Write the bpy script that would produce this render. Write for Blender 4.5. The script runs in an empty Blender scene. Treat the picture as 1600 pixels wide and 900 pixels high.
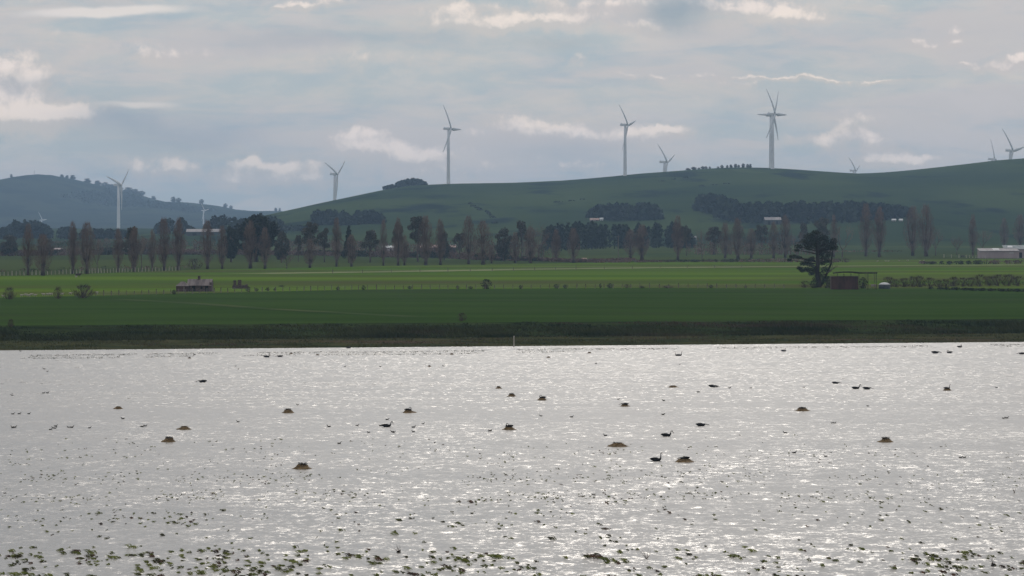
import bpy, math, random
from mathutils import Vector, noise as mnoise
R = math.radians
SC = bpy.context.scene
COL = SC.collection
rnd = random.Random(7)

# ------------------------------------------------------------------ camera
F = 5692.0            # focal length in photograph pixels (1600 wide)
CAM_H = 19.3
HOR = 355.0
PITCH = math.atan((450 - HOR) / F)
cam = bpy.data.cameras.new('camera')
cam.sensor_width = 36.0
cam.lens = 36.0 * F / 1600.0
cam.clip_start = 1.0
cam.clip_end = 60000.0
camo = bpy.data.objects.new('camera', cam)
COL.objects.link(camo)
camo.location = (0, 0, CAM_H)
camo.rotation_euler = (math.pi / 2 - PITCH, 0, 0)
SC.camera = camo

# ------------------------------------------------------------------ node helpers
class NT:
    def __init__(s, nt):
        s.nt = nt
    def n(s, typ, **kw):
        nd = s.nt.nodes.new(typ)
        for k, v in kw.items():
            setattr(nd, k, v)
        return nd
    def put(s, sock, v):
        if hasattr(v, 'is_output'):
            s.nt.links.new(v, sock)
        else:
            sock.default_value = v
    def m(s, op, a, b=None, c=None, clamp=False):
        nd = s.n('ShaderNodeMath', operation=op)
        nd.use_clamp = clamp
        s.put(nd.inputs[0], a)
        if b is not None: s.put(nd.inputs[1], b)
        if c is not None: s.put(nd.inputs[2], c)
        return nd.outputs[0]
    def v(s, op, a, b=None):
        nd = s.n('ShaderNodeVectorMath', operation=op)
        s.put(nd.inputs[0], a)
        if b is not None: s.put(nd.inputs[1], b)
        return nd.outputs['Value'] if op in ('DOT_PRODUCT', 'LENGTH') else nd.outputs[0]
    def xyz(s, x, y, z):
        nd = s.n('ShaderNodeCombineXYZ')
        s.put(nd.inputs[0], x); s.put(nd.inputs[1], y); s.put(nd.inputs[2], z)
        return nd.outputs[0]
    def sep(s, v):
        nd = s.n('ShaderNodeSeparateXYZ')
        s.put(nd.inputs[0], v)
        return nd.outputs
    def noise(s, vec, scale=1.0, detail=4.0, rough=0.55, dist=0.0, col=False):
        nd = s.n('ShaderNodeTexNoise')
        s.put(nd.inputs['Vector'], vec)
        nd.inputs['Scale'].default_value = scale
        nd.inputs['Detail'].default_value = detail
        nd.inputs['Roughness'].default_value = rough
        nd.inputs['Distortion'].default_value = dist
        return nd.outputs['Color' if col else 'Fac']
    def step(s, x, lo, hi, a=0.0, b=1.0):
        nd = s.n('ShaderNodeMapRange', interpolation_type='SMOOTHSTEP')
        s.put(nd.inputs['Value'], x)
        s.put(nd.inputs['From Min'], lo); s.put(nd.inputs['From Max'], hi)
        nd.inputs['To Min'].default_value = a; nd.inputs['To Max'].default_value = b
        return nd.outputs[0]
    def mix(s, f, a, b):
        nd = s.n('ShaderNodeMix', data_type='RGBA')
        s.put(nd.inputs[0], f)
        for i, q in ((6, a), (7, b)):
            if isinstance(q, tuple): q = (q[0], q[1], q[2], 1.0)
            s.put(nd.inputs[i], q)
        return nd.outputs[2]

# ------------------------------------------------------------------ sun and sky
SUN_EL, SUN_AZ = R(33), R(2.5)
SUN_DIR = Vector((math.sin(SUN_AZ) * math.cos(SUN_EL), math.cos(SUN_AZ) * math.cos(SUN_EL), math.sin(SUN_EL)))
sl = bpy.data.lights.new('sun', 'SUN')
sl.energy = 0.9
sl.angle = R(18)
sl.color = (1.0, 0.93, 0.84)
so = bpy.data.objects.new('sun', sl)
COL.objects.link(so)
so.rotation_euler = SUN_DIR.to_track_quat('Z', 'Y').to_euler()
so.location = (0, 0, 400)

W = bpy.data.worlds.new('World')
SC.world = W
W.use_nodes = True
W.node_tree.nodes.clear()
w = NT(W.node_tree)
sky = w.n('ShaderNodeTexSky', sky_type='NISHITA')
sky.sun_disc = False
sky.sun_elevation = SUN_EL
sky.sun_rotation = SUN_AZ
sky.air_density = 1.0
sky.dust_density = 1.5
tc = w.n('ShaderNodeTexCoord')
D = tc.outputs['Generated']
dx, dy, dz = w.sep(D)
az = w.m('ARCTAN2', dx, dy)
el = w.m('ARCSINE', dz)
U = w.m('MULTIPLY_ADD', az, F, 800.0)          # azimuth and elevation in small angular units
V = w.m('MULTIPLY_ADD', el, -F, 355.0)
U100 = w.m('MULTIPLY', U, 0.01)
V100 = w.m('MULTIPLY', V, 0.01)
uv = w.xyz(U100, V100, 0.0)
wr = w.noise(uv, 1.1, 5, 0.6, col=True)
wr = w.v('SUBTRACT', wr, (0.5, 0.5, 0.5))
wrs = w.sep(wr)
Uw = w.m('MULTIPLY_ADD', wrs[0], 95.0, U)
Vw = w.m('MULTIPLY_ADD', wrs[1], 52.0, V)
# big soft sheets of high cloud, stretched along the horizon
sheet = w.noise(w.xyz(w.m('MULTIPLY', Uw, 0.0022), w.m('MULTIPLY', Vw, 0.0115), 3.1), 1.0, 5, 0.55, 0.3)
fine = w.noise(w.xyz(w.m('MULTIPLY', U, 0.006), w.m('MULTIPLY', V, 0.030), 9.7), 1.0, 6, 0.6, 0.5)
def blob(cx, cy, rx, ry, amp=1.0, uu=None, vv=None):
    a = w.m('MULTIPLY', w.m('SUBTRACT', uu or Uw, cx), 1.0 / rx)
    b = w.m('MULTIPLY', w.m('SUBTRACT', vv or Vw, cy), 1.0 / ry)
    r2 = w.m('ADD', w.m('MULTIPLY', a, a), w.m('MULTIPLY', b, b))
    return w.m('MULTIPLY', w.m('EXPONENT', w.m('MULTIPLY', r2, -1.0)), amp)
def total(lst):
    t = lst[0]
    for q in lst[1:]:
        t = w.m('ADD', t, q)
    return t
puffs = [(20, 115, 60, 40, .85), (55, 135, 60, 26, .5), (95, 188, 95, 22, .95), (15, 168, 70, 34, .8), (40, 190, 80, 26, .6), (235, 262, 80, 24, .62), (270, 272, 50, 14, .5),
         (400, 266, 80, 20, .7), (430, 262, 60, 14, .7), (470, 280, 50, 16, .6), (370, 284, 60, 14, .45),
         (575, 218, 55, 16, .95), (600, 240, 85, 24, .75), (660, 252, 110, 26, .5), (740, 215, 60, 20, .5), (815, 195, 40, 26, .65), (850, 205, 70, 22, .6), (925, 215, 90, 22, .6), (1010, 215, 60, 22, .75), (1040, 208, 35, 12, .7),
         (870, 262, 150, 14, .5), (700, 275, 120, 14, .4), (1300, 222, 40, 30, .55), (1335, 195, 30, 36, .45), (1370, 228, 45, 28, .55), (1430, 250, 70, 13, .75), (1235, 212, 30, 14, .35), (1390, 255, 60, 12, .6),
         (835, 34, 110, 18, .9), (740, 42, 90, 14, .65), (700, 25, 70, 20, .5), (790, 12, 90, 16, .4), (965, 12, 90, 22, .75), (1010, 45, 50, 16, .7), (1120, 15, 60, 20, .7), (1185, 25, 80, 20, .6), (1240, 28, 50, 14, .6), (1330, 15, 120, 16, .3),
         (1432, 64, 22, 12, .8), (1455, 72, 26, 8, .6), (1488, 58, 18, 16, .75), (1496, 74, 14, 8, .6), (1545, 112, 32, 12, .75), (1585, 100, 26, 14, .75), (1510, 104, 12, 6, .5), (470, 12, 60, 8, .75), (520, 5, 60, 8, .5), (40, 8, 50, 12, .35),
         (1500, 190, 180, 22, .33), (1060, 122, 200, 8, .5), (1300, 122, 130, 4, .75), (905, 92, 40, 12, .5), (1150, 135, 80, 10, .4), (250, 85, 180, 20, .42), (560, 100, 260, 22, .36), (130, 60, 120, 14, .3)]
pn = w.m('SUBTRACT', w.noise(uv, 2.6, 9, 0.64, 0.25), 0.5)
def cloud(lst):
    t = total(lst)
    return w.m('MULTIPLY_ADD', pn, w.m('MULTIPLY', w.m('MULTIPLY', t, 2.6, clamp=True), 2.4), t)
dens = cloud([blob(*p) for p in puffs])
dens_up = cloud([blob(p[0], p[1] - p[3] * .4, p[2] * .9, p[3] * .55, p[4]) for p in puffs])
cum = w.step(dens, 0.06, 0.90)
lit = w.step(dens_up, 0.22, 1.05)
broken = w.step(w.m('ADD', blob(1000, 150, 520, 130, .05), w.noise(w.xyz(w.m('MULTIPLY', Uw, 0.0042), w.m('MULTIPLY', Vw, 0.0130), 5.5), 1.0, 9, 0.62, 0.4)), 0.48, 0.68)
lent = w.step(w.m('ADD', blob(165, 22, 135, 9.5, 1.0, U, w.m('MULTIPLY_ADD', wrs[1], 17.0, w.m('MULTIPLY_ADD', U, 0.035, w.m('ADD', V, -5.0)))),
                  w.m('ADD', blob(215, 165, 85, 6.5, .7, U, w.m('MULTIPLY_ADD', wrs[1], 14.0, V)), blob(420, 85, 160, 12, .2))), 0.18, 0.75)
dark = total([blob(1058, 20, 55, 26, 1.3), blob(230, 205, 130, 34, .6), blob(190, 185, 60, 22, .4), blob(330, 225, 90, 24, .4), blob(640, 60, 190, 30, .3), blob(40, 135, 40, 14, .5), blob(885, 240, 100, 22, .35),
              blob(860, 68, 60, 9, .5), blob(460, 60, 120, 16, .3), blob(1250, 150, 160, 60, .12)])
# high cloud elsewhere in the sky, at its natural larger scale, brightening towards the veiled sun
big = w.noise(w.v('MULTIPLY', D, (3.0, 3.0, 7.0)), 1.6, 6, 0.6, 0.4)
sund = w.m('MAXIMUM', w.v('DOT_PRODUCT', D, tuple(SUN_DIR)), 0.0)
glow = w.m('ADD', w.m('MULTIPLY', w.m('POWER', sund, 7.0), 0.45), w.m('MULTIPLY', w.m('POWER', sund, 50.0), 0.9))
veil_f = w.step(sheet, 0.36, 0.66, 0.86, 1.0)
base_cool = (0.335, 0.428, 0.495)
base_warm = (0.560, 0.530, 0.520)
c = w.mix(w.step(w.m('MULTIPLY_ADD', fine, 0.5, w.m('MULTIPLY', sheet, 0.75)), 0.50, 0.74), base_cool, base_warm)
c = w.mix(w.m('MULTIPLY', broken, 0.55), c, (0.60, 0.56, 0.55))
c = w.mix(w.step(V, 400.0, -100.0, 0.0, 0.08), c, (0.55, 0.53, 0.53))
c = w.mix(w.m('MULTIPLY', lent, 0.9), c, (0.76, 0.70, 0.67))
c = w.mix(w.m('MULTIPLY', cum, 0.7), c, (0.57, 0.525, 0.51))
c = w.mix(w.m('MULTIPLY', w.m('MULTIPLY', cum, lit), 0.85), c, (0.92, 0.80, 0.73))
c = w.mix(w.m('MULTIPLY', dark, 0.8, clamp=True), c, (0.265, 0.335, 0.405))
high = w.step(el, R(4.6), R(16))
hc = w.mix(w.step(big, 0.35, 0.68), (0.44, 0.50, 0.57), (0.80, 0.76, 0.74))
c = w.mix(high, c, hc)
gl = w.m('ADD', 1.0, w.m('MULTIPLY', glow, high))
vs = w.n('ShaderNodeVectorMath', operation='SCALE')
w.put(vs.inputs[0], c); w.put(vs.inputs['Scale'], gl)
c = vs.outputs[0]
bg1 = w.n('ShaderNodeBackground'); bg1.inputs['Strength'].default_value = 0.06
W.node_tree.links.new(sky.outputs[0], bg1.inputs['Color'])
bg2 = w.n('ShaderNodeBackground'); bg2.inputs['Strength'].default_value = 1.0
W.node_tree.links.new(c, bg2.inputs['Color'])
ms = w.n('ShaderNodeMixShader')
w.put(ms.inputs[0], veil_f)
W.node_tree.links.new(bg1.outputs[0], ms.inputs[1])
W.node_tree.links.new(bg2.outputs[0], ms.inputs[2])
wo = w.n('ShaderNodeOutputWorld')
W.node_tree.links.new(ms.outputs[0], wo.inputs['Surface'])

SC.view_settings.view_transform = 'Standard'
SC.view_settings.look = 'None'
SC.view_settings.exposure = 0.12
SC.view_settings.gamma = 1.0
SC.view_settings.use_curve_mapping = False
cy = SC.cycles
cy.max_bounces = 5; cy.diffuse_bounces = 2; cy.glossy_bounces = 2; cy.transmission_bounces = 2
cy.volume_bounces = 0; cy.transparent_max_bounces = 8
cy.use_denoising = True
cy.denoiser = 'OPENIMAGEDENOISE'
cy.denoising_input_passes = 'RGB_ALBEDO_NORMAL'
cy.denoising_prefilter = 'ACCURATE'
cy.use_adaptive_sampling = False

# ------------------------------------------------------------------ terrain height
def interp(tab, x):
    if x <= tab[0][0]: return tab[0][1]
    for (x0, y0), (x1, y1) in zip(tab, tab[1:]):
        if x <= x1:
            t = (x - x0) / (x1 - x0)
            return y0 + (y1 - y0) * t
    return tab[-1][1]
def smooth_tab(tab, lo, hi, n=160, k=3):
    xs = [lo + (hi - lo) * i / n for i in range(n + 1)]
    ys = [interp(tab, x) for x in xs]
    for _ in range(k):
        ys = [(ys[max(i - 1, 0)] + 2 * ys[i] + ys[min(i + 1, n)]) / 4 for i in range(n + 1)]
    return list(zip(xs, ys))
RIDGE = smooth_tab([(-2000, 358), (330, 358), (380, 353), (435, 338), (522, 313.5), (600, 296.5), (640, 290), (700, 287), (800, 285.5), (880, 282), (940, 277), (1000, 271), (1070, 266), (1110, 263),
         (1150, 261), (1210, 262.5), (1260, 266), (1340, 271.5), (1400, 268), (1450, 263), (1520, 255), (1560, 250), (1600, 247), (1700, 242), (1900, 250), (2400, 275), (3600, 310)], -2000, 3600, 700, 3)
FARR = smooth_tab([(-2000, 330), (-500, 318), (-100, 318), (0, 291), (20, 282), (40, 274.5), (60, 271.5), (80, 274), (110, 281.5), (140, 289.5), (180, 300), (205, 308), (225, 313), (250, 316), (275, 314.5), (300, 318),
        (330, 323.5), (360, 328.5), (400, 330.5), (430, 329), (450, 332), (500, 335), (700, 335), (1600, 340), (3600, 340)], -2000, 3600, 900, 2)
YR, YF = 5000.0, 10500.0
def sst(t):
    t = min(1.0, max(0.0, t))
    return t * t * (3 - 2 * t)
def shore(x):
    return 590.8 + 0.255 * x
def base_z(x, Y):
    s = Y - shore(x)
    if s < 0: z = max(-0.8, s * 0.08)
    elif s < 36: z = 0.45 * s / 36
    elif s < 64: z = 0.45 + 1.75 * sst((s - 36) / 28)
    else: z = 2.2
    if Y > 700: z += 0.0004 * (Y - 700)
    if Y > 1900: z += 0.0021 * (Y - 1900)
    if s > 64:
        z += 0.35 * sst((s - 64) / 200) * mnoise.noise(Vector((x / 260, Y / 260, 1.7)))
    return z
def zt(x, Y):
    z = base_z(x, Y)
    if Y > 2700:
        a = interp(RIDGE, 800 + x / YR * F)
        zr = CAM_H + (HOR - a) / F * YR
        b = base_z(x, YR)
        h = max(0.0, zr - b)
        if Y <= YR:
            t = (Y - 2700) / (YR - 2700)
            f = sst(t) * 0.55 + 0.45 * t ** 1.5 * (1 + 0.5 * (1 - t))
        else:
            f = max(0.0, 1 - ((Y - YR) / 1700.0) ** 2)
        bump = mnoise.noise(Vector((x / 420, Y / 700, 4.0))) * 5.0 + mnoise.noise(Vector((x / 130, Y / 400, 8.0))) * 1.6
        env = min(1, h / 40) * 4 * f * (1 - f) if Y < YR else 0
        z = z + h * f + bump * env
    if Y > 7600:
        q_ = 800 + x / YF * F
        a = interp(FARR, q_) + 1.3 * mnoise.noise(Vector((q_ * .05, 2, 2))) + .9 * mnoise.noise(Vector((q_ * .15, 7, 2)))
        zr = CAM_H + (HOR - a) / F * YF
        h = max(0.0, zr - base_z(x, YF))
        if Y <= YF:
            f = sst((Y - 7600) / (YF - 7600)) * 0.7 + 0.3 * (Y - 7600) / (YF - 7600)
        else:
            f = max(0.0, 1 - ((Y - YF) / 3000.0) ** 2)
        bump = mnoise.noise(Vector((x / 350, Y / 600, 14.0))) * 9 * min(1, h / 60) * 4 * f * (1 - f)
        z = z + h * f + bump
    return z
cp, sp = math.cos(PITCH), math.sin(PITCH)
def ray(px, py):
    a, b = (px - 800) / F, -(py - 450) / F
    return Vector((a, cp + b * sp, -sp + b * cp))
def at(px, py, Y):                 # point at depth Y
    d = ray(px, py)
    return Vector((0, 0, CAM_H)) + d * (Y / d.y)
def hit(px, py, y0=560.0, y1=12000.0):       # where the sight line meets the land
    Y = y0
    prev = y0
    while Y < y1:
        p = at(px, py, Y)
        if p.z <= zt(p.x, Y):
            lo, hi = prev, Y
            for _ in range(22):
                m = (lo + hi) / 2
                q = at(px, py, m)
                if q.z <= zt(q.x, m): hi = m
                else: lo = m
            q = at(px, py, hi)
            return Vector((q.x, q.y, zt(q.x, q.y)))
        prev = Y
        Y *= 1.006
    q = at(px, py, y1)
    return Vector((q.x, q.y, zt(q.x, q.y)))
def on_land(px, Y):
    x = (px - 800) / F * Y
    return Vector((x, Y, zt(x, Y)))
def lake(px, py):
    d = ray(px, py)
    t = -CAM_H / d.z
    return Vector((d.x * t, d.y * t, 0.0))

# ------------------------------------------------------------------ materials
def new_mat(name):
    m = bpy.data.materials.new(name)
    m.use_nodes = True
    nt = NT(m.node_tree)
    b = m.node_tree.nodes['Principled BSDF']
    return m, nt, b
def pos(nt):
    return nt.n('ShaderNodeNewGeometry').outputs['Position']
def mat_noise(name, a, b, scale=(1, 1, 1), lo=0.35, hi=0.65, rough=0.9, spec=0.2, detail=5, c=None, cscale=(1, 1, 1), clo=.5, chi=.7, obj=False):
    m, nt, bs = new_mat(name)
    P = nt.n('ShaderNodeTexCoord').outputs['Object'] if obj else pos(nt)
    f = nt.step(nt.noise(nt.v('MULTIPLY', P, scale), 1.0, detail), lo, hi)
    col = nt.mix(f, a, b)
    if c is not None:
        g = nt.step(nt.noise(nt.v('ADD', nt.v('MULTIPLY', P, cscale), (31.0, 17.0, 5.0)), 1.0, 4), clo, chi)
        col = nt.mix(g, col, c)
    nt.put(bs.inputs['Base Color'], col)
    bs.inputs['Roughness'].default_value = rough
    bs.inputs['Specular IOR Level'].default_value = spec
    return m
M = {}
M['crop'] = mat_noise('crop_green_cloud_shaded', (0.028, 0.055, 0.013), (0.040, 0.072, 0.017), (0.012, 0.035, 0.1), c=(0.038, 0.058, 0.020), cscale=(.014, .035, .1), clo=.46, chi=.70, spec=0.0)  # crop green, darkened in the colour itself for the cloud shadow over it
M['pasture'] = mat_noise('pasture_green_sunlit', (0.056, 0.108, 0.014), (0.100, 0.155, 0.020), (0.0025, 0.013, 0.1), c=(0.074, 0.078, 0.030), cscale=(.004, .012, .1), clo=.44, chi=.66, spec=0.0)  # pasture green with the sunlit patch between clouds painted in as brighter colour
M['plain'] = mat_noise('plain_grass', (0.040, 0.055, 0.020), (0.060, 0.080, 0.026), (0.004, 0.004, 0.1), c=(0.040, 0.062, 0.028), cscale=(.010, .003, .1), spec=0.0)
M['hill'] = mat_noise('hill_grass', (0.024, 0.042, 0.019), (0.047, 0.069, 0.023), (0.004, 0.0016, 0.02), c=(0.011, 0.020, 0.015), cscale=(.016, .004, .05), clo=.54, chi=.68, spec=0.0)
M['farhill'] = mat_noise('far_hill_grass', (0.020, 0.028, 0.018), (0.038, 0.046, 0.027), (0.006, 0.002, 0.02), c=(0.012, 0.019, 0.013), cscale=(.009, .003, .03), clo=.47, chi=.60, spec=0.0)
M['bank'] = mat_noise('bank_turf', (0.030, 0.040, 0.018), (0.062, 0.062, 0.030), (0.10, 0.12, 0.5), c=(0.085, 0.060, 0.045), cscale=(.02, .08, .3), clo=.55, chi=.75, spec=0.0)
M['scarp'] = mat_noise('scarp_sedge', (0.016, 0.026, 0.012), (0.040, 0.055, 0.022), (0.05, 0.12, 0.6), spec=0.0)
M['sedge'] = mat_noise('sedge_blades', (0.022, 0.034, 0.016), (0.058, 0.066, 0.028), (0.05, 0.10, 0.4), c=(0.080, 0.056, 0.040), cscale=(.02, .05, .3), clo=.55, chi=.7, spec=.1)
M['rush'] = mat_noise('rush_blades', (0.040, 0.048, 0.020), (0.085, 0.082, 0.036), (0.3, 0.3, 1), c=(0.10, 0.065, 0.05), cscale=(.05, .08, .3), clo=.5, chi=.7, spec=.1)
M['soil'] = mat_noise('lake_mud', (0.05, 0.045, 0.035), (0.09, 0.08, 0.06), (0.2, 0.2, 0.2))
M['track'] = mat_noise('dry_grass', (0.15, 0.17, 0.075), (0.21, 0.22, 0.11), (0.02, 0.05, 0.1), spec=0.0)
M['track2'] = mat_noise('track_grass', (0.042, 0.070, 0.025), (0.068, 0.088, 0.034), (0.03, 0.05, 0.1), spec=0.0)
M['twig'] = mat_noise('twig_bark', (0.105, 0.074, 0.062), (0.225, 0.158, 0.132), (0.15, 0.15, 0.12), spec=.15, obj=True)
M['bark'] = mat_noise('trunk_bark', (0.060, 0.048, 0.042), (0.16, 0.125, 0.105), (0.6, 0.6, 0.25), spec=.15, obj=True)
M['darkbark'] = mat_noise('cypress_bark', (0.022, 0.018, 0.016), (0.05, 0.042, 0.036), (0.8, 0.8, 0.3), spec=.1, obj=True)
M['euc'] = mat_noise('eucalypt_leaf', (0.032, 0.036, 0.022), (0.085, 0.075, 0.050), (0.35, 0.35, 0.35), spec=.3, rough=.6, obj=True)
M['pine'] = mat_noise('pine_leaf', (0.010, 0.018, 0.011), (0.026, 0.034, 0.018), (0.3, 0.3, 0.3), spec=.2, rough=.7, obj=True)
M['wood'] = mat_noise('wood_leaf', (0.014, 0.024, 0.016), (0.030, 0.042, 0.024), (0.06, 0.06, 0.08), spec=.1, rough=.8)
M['hedge'] = mat_noise('hedge_twig', (0.120, 0.082, 0.068), (0.200, 0.135, 0.112), (0.05, 0.05, 0.2), c=(0.038, 0.044, 0.024), cscale=(.02, .02, .1), clo=.5, chi=.6, spec=.1)
M['bush'] = mat_noise('bush_twig', (0.060, 0.045, 0.037), (0.120, 0.085, 0.068), (0.8, 0.8, 0.8), spec=.1, obj=True)
M['bushleaf'] = mat_noise('bush_leaf', (0.020, 0.030, 0.014), (0.040, 0.048, 0.022), (0.8, 0.8, 0.8), spec=.1, obj=True)
M['white'] = mat_noise('turbine_paint', (0.62, 0.63, 0.64), (0.72, 0.72, 0.72), (0.1, 0.1, 0.03), rough=.45, spec=.4, obj=True)
M['stone'] = mat_noise('bluestone', (0.060, 0.045, 0.042), (0.12, 0.085, 0.075), (1.6, 1.6, 2.6), rough=.95, obj=True)
M['iron'] = mat_noise('rusty_iron', (0.11, 0.088, 0.083), (0.20, 0.165, 0.155), (1.2, 0.25, 0.25), rough=.75, spec=.12, obj=True)
M['palewall'] = mat_noise('pale_wall', (0.30, 0.24, 0.235), (0.36, 0.29, 0.28), (0.3, 0.3, 0.1), rough=.8, obj=True)
M['paleroof'] = mat_noise('pale_roof', (0.22, 0.20, 0.195), (0.30, 0.27, 0.265), (1.0, 0.15, 0.2), rough=.75, spec=.12, obj=True)
M['greyroof'] = mat_noise('grey_roof', (0.16, 0.18, 0.18), (0.22, 0.24, 0.24), (1.0, 0.2, 0.2), rough=.75, spec=.12, obj=True)
M['redwall'] = mat_noise('red_wall', (0.052, 0.029, 0.024), (0.085, 0.045, 0.037), (0.9, 0.9, 0.3), rough=.9, obj=True)
M['redroof'] = mat_noise('red_roof', (0.26, 0.16, 0.135), (0.36, 0.24, 0.205), (0.8, 0.2, 0.2), rough=.75, spec=.12, obj=True)
M['skylight'] = mat_noise('skylight_sheet', (0.50, 0.50, 0.49), (0.58, 0.58, 0.57), (1, 1, 1), rough=.75, spec=.12, obj=True)
M['void'] = mat_noise('dark_opening', (0.012, 0.011, 0.010), (0.02, 0.018, 0.016), (1, 1, 1), obj=True)
M['timber'] = mat_noise('grey_timber', (0.10, 0.085, 0.07), (0.20, 0.17, 0.14), (3, 3, .6), obj=True)
M['paletimber'] = mat_noise('pale_timber', (0.36, 0.32, 0.27), (0.48, 0.43, 0.36), (3, 3, .6), obj=True)
M['wire'] = mat_noise('fence_wire', (0.25, 0.25, 0.24), (0.32, 0.32, 0.31), (1, 1, 1), obj=True)
M['tank'] = mat_noise('tank_wall', (0.045, 0.055, 0.055), (0.08, 0.09, 0.09), (1, 1, 1), obj=True)
M['swan'] = mat_noise('black_feather', (0.010, 0.010, 0.011), (0.024, 0.022, 0.022), (18, 18, 30), rough=.6, obj=True)
M['beak'] = mat_noise('red_bill', (0.40, 0.05, 0.03), (0.46, 0.07, 0.04), (10, 10, 10), rough=.4, obj=True)
M['duck'] = mat_noise('dark_plumage', (0.030, 0.026, 0.022), (0.065, 0.055, 0.045), (14, 14, 14), obj=True)
M['nest'] = mat_noise('nest_mud', (0.095, 0.064, 0.034), (0.23, 0.150, 0.066), (4.5, 4.5, 9), detail=7, obj=True, c=(0.060, 0.042, 0.026), cscale=(3, 3, 6), clo=.55, chi=.72)
M['stick'] = mat_noise('nest_stick', (0.10, 0.07, 0.036), (0.24, 0.165, 0.075), (5, 5, 5), obj=True)
M['wetreed'] = mat_noise('wet_reed', (0.018, 0.014, 0.010), (0.040, 0.030, 0.020), (6, 6, 6), obj=True)
M['grass'] = mat_noise('marsh_grass', (0.105, 0.125, 0.036), (0.220, 0.240, 0.072), (1.1, 0.5, 1), c=(0.050, 0.048, 0.022), cscale=(.9, .35, 1), clo=.45, chi=.62, spec=.2)
for _k in ('grass',):
    _m = M[_k]; _n = NT(_m.node_tree); _b = _m.node_tree.nodes['Principled BSDF']
    _t = _n.n('ShaderNodeBsdfTranslucent'); _x = _n.n('ShaderNodeMixShader'); _x.inputs[0].default_value = .55
    _n.put(_t.inputs[0], _b.inputs['Base Color'].links[0].from_socket)
    _m.node_tree.links.new(_b.outputs[0], _x.inputs[1]); _m.node_tree.links.new(_t.outputs[0], _x.inputs[2])
    _m.node_tree.links.new(_x.outputs[0], _m.node_tree.nodes['Material Output'].inputs['Surface'])
M['deadgrass'] = mat_noise('dead_grass', (0.060, 0.045, 0.034), (0.17, 0.09, 0.05), (1.5, 1.5, 1), spec=.2)
M['wool'] = mat_noise('fleece', (0.30, 0.27, 0.22), (0.42, 0.38, 0.32), (6, 6, 6), obj=True)
M['cattle'] = mat_noise('dark_hide', (0.03, 0.02, 0.016), (0.06, 0.04, 0.03), (3, 3, 3), obj=True)

# water: wind-ruffled shallow lake
wm, nt, bs = new_mat('lake_water')
P = pos(nt)
Ps = nt.sep(P)
band = nt.noise(nt.xyz(nt.m('MULTIPLY', Ps[0], .006), nt.m('MULTIPLY', Ps[1], .055), 7.0), 1.0, 5, .6, .3)
patch = nt.noise(nt.xyz(nt.m('MULTIPLY', Ps[0], .055), nt.m('MULTIPLY', Ps[1], .022), 2.0), 1.0, 4, .6, .5)
near = nt.step(Ps[1], 235.0, 420.0, 1.0, 0.0)
n1 = nt.sep(nt.v('SUBTRACT', nt.noise(nt.v('MULTIPLY', P, (.80, .58, 1)), 1.0, 3, .55, 0.4, col=True), (.5, .5, .5)))
n2 = nt.sep(nt.v('SUBTRACT', nt.noise(nt.v('ADD', nt.v('MULTIPLY', P, (2.7, 2.2, 1)), (9.0, 4.0, 2.0)), 1.0, 3, .6, 0.2, col=True), (.5, .5, .5)))
n3 = nt.sep(nt.v('SUBTRACT', nt.noise(nt.v('ADD', nt.v('MULTIPLY', P, (8.0, 6.5, 1)), (3.0, 8.0, 1.0)), 1.0, 2, .6, 0.0, col=True), (.5, .5, .5)))
amp = nt.m('MULTIPLY_ADD', nt.step(patch, .40, .64), nt.m('MULTIPLY_ADD', near, .70, .25), nt.m('ADD', nt.step(band, .35, .65, .45, .95), nt.step(Ps[1], 400.0, 500.0, 0.0, 0.55)))
nx = nt.m('MULTIPLY', amp, nt.m('ADD', nt.m('MULTIPLY', n3[0], .30), nt.m('MULTIPLY_ADD', n1[0], 0.26, nt.m('MULTIPLY', n2[0], 0.36))))
ny = nt.m('MULTIPLY', amp, nt.m('ADD', nt.m('MULTIPLY', n3[1], .36), nt.m('MULTIPLY_ADD', n1[1], 0.44, nt.m('MULTIPLY', n2[1], 0.58))))
wv = nt.noise(nt.v('ADD', nt.v('MULTIPLY', P, (1.15, .42, 1)), (5.0, 2.0, 6.0)), 1.0, 4, .6, .3)
far_ = nt.step(Ps[1], 360.0, 450.0, .35, 1.0)
steep = nt.m('MULTIPLY', nt.step(wv, .555, .70), nt.m('MULTIPLY', far_, nt.step(band, .36, .60, .35, 1.0)))
ny = nt.m('MULTIPLY_ADD', steep, -.60, ny)
nor = nt.v('NORMALIZE', nt.xyz(nx, ny, 1.0))
nt.put(bs.inputs['Normal'], nor)
nt.put(bs.inputs['Base Color'], (0.095, 0.086, 0.074, 1))
bs.inputs['IOR'].default_value = 1.333
nt.put(bs.inputs['Roughness'], nt.m('ADD', nt.step(band, .36, .64, 0.305, 0.335), nt.m('MULTIPLY', near, -.035)))
bs.inputs['Specular IOR Level'].default_value = 0.5
M['water'] = wm

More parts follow.
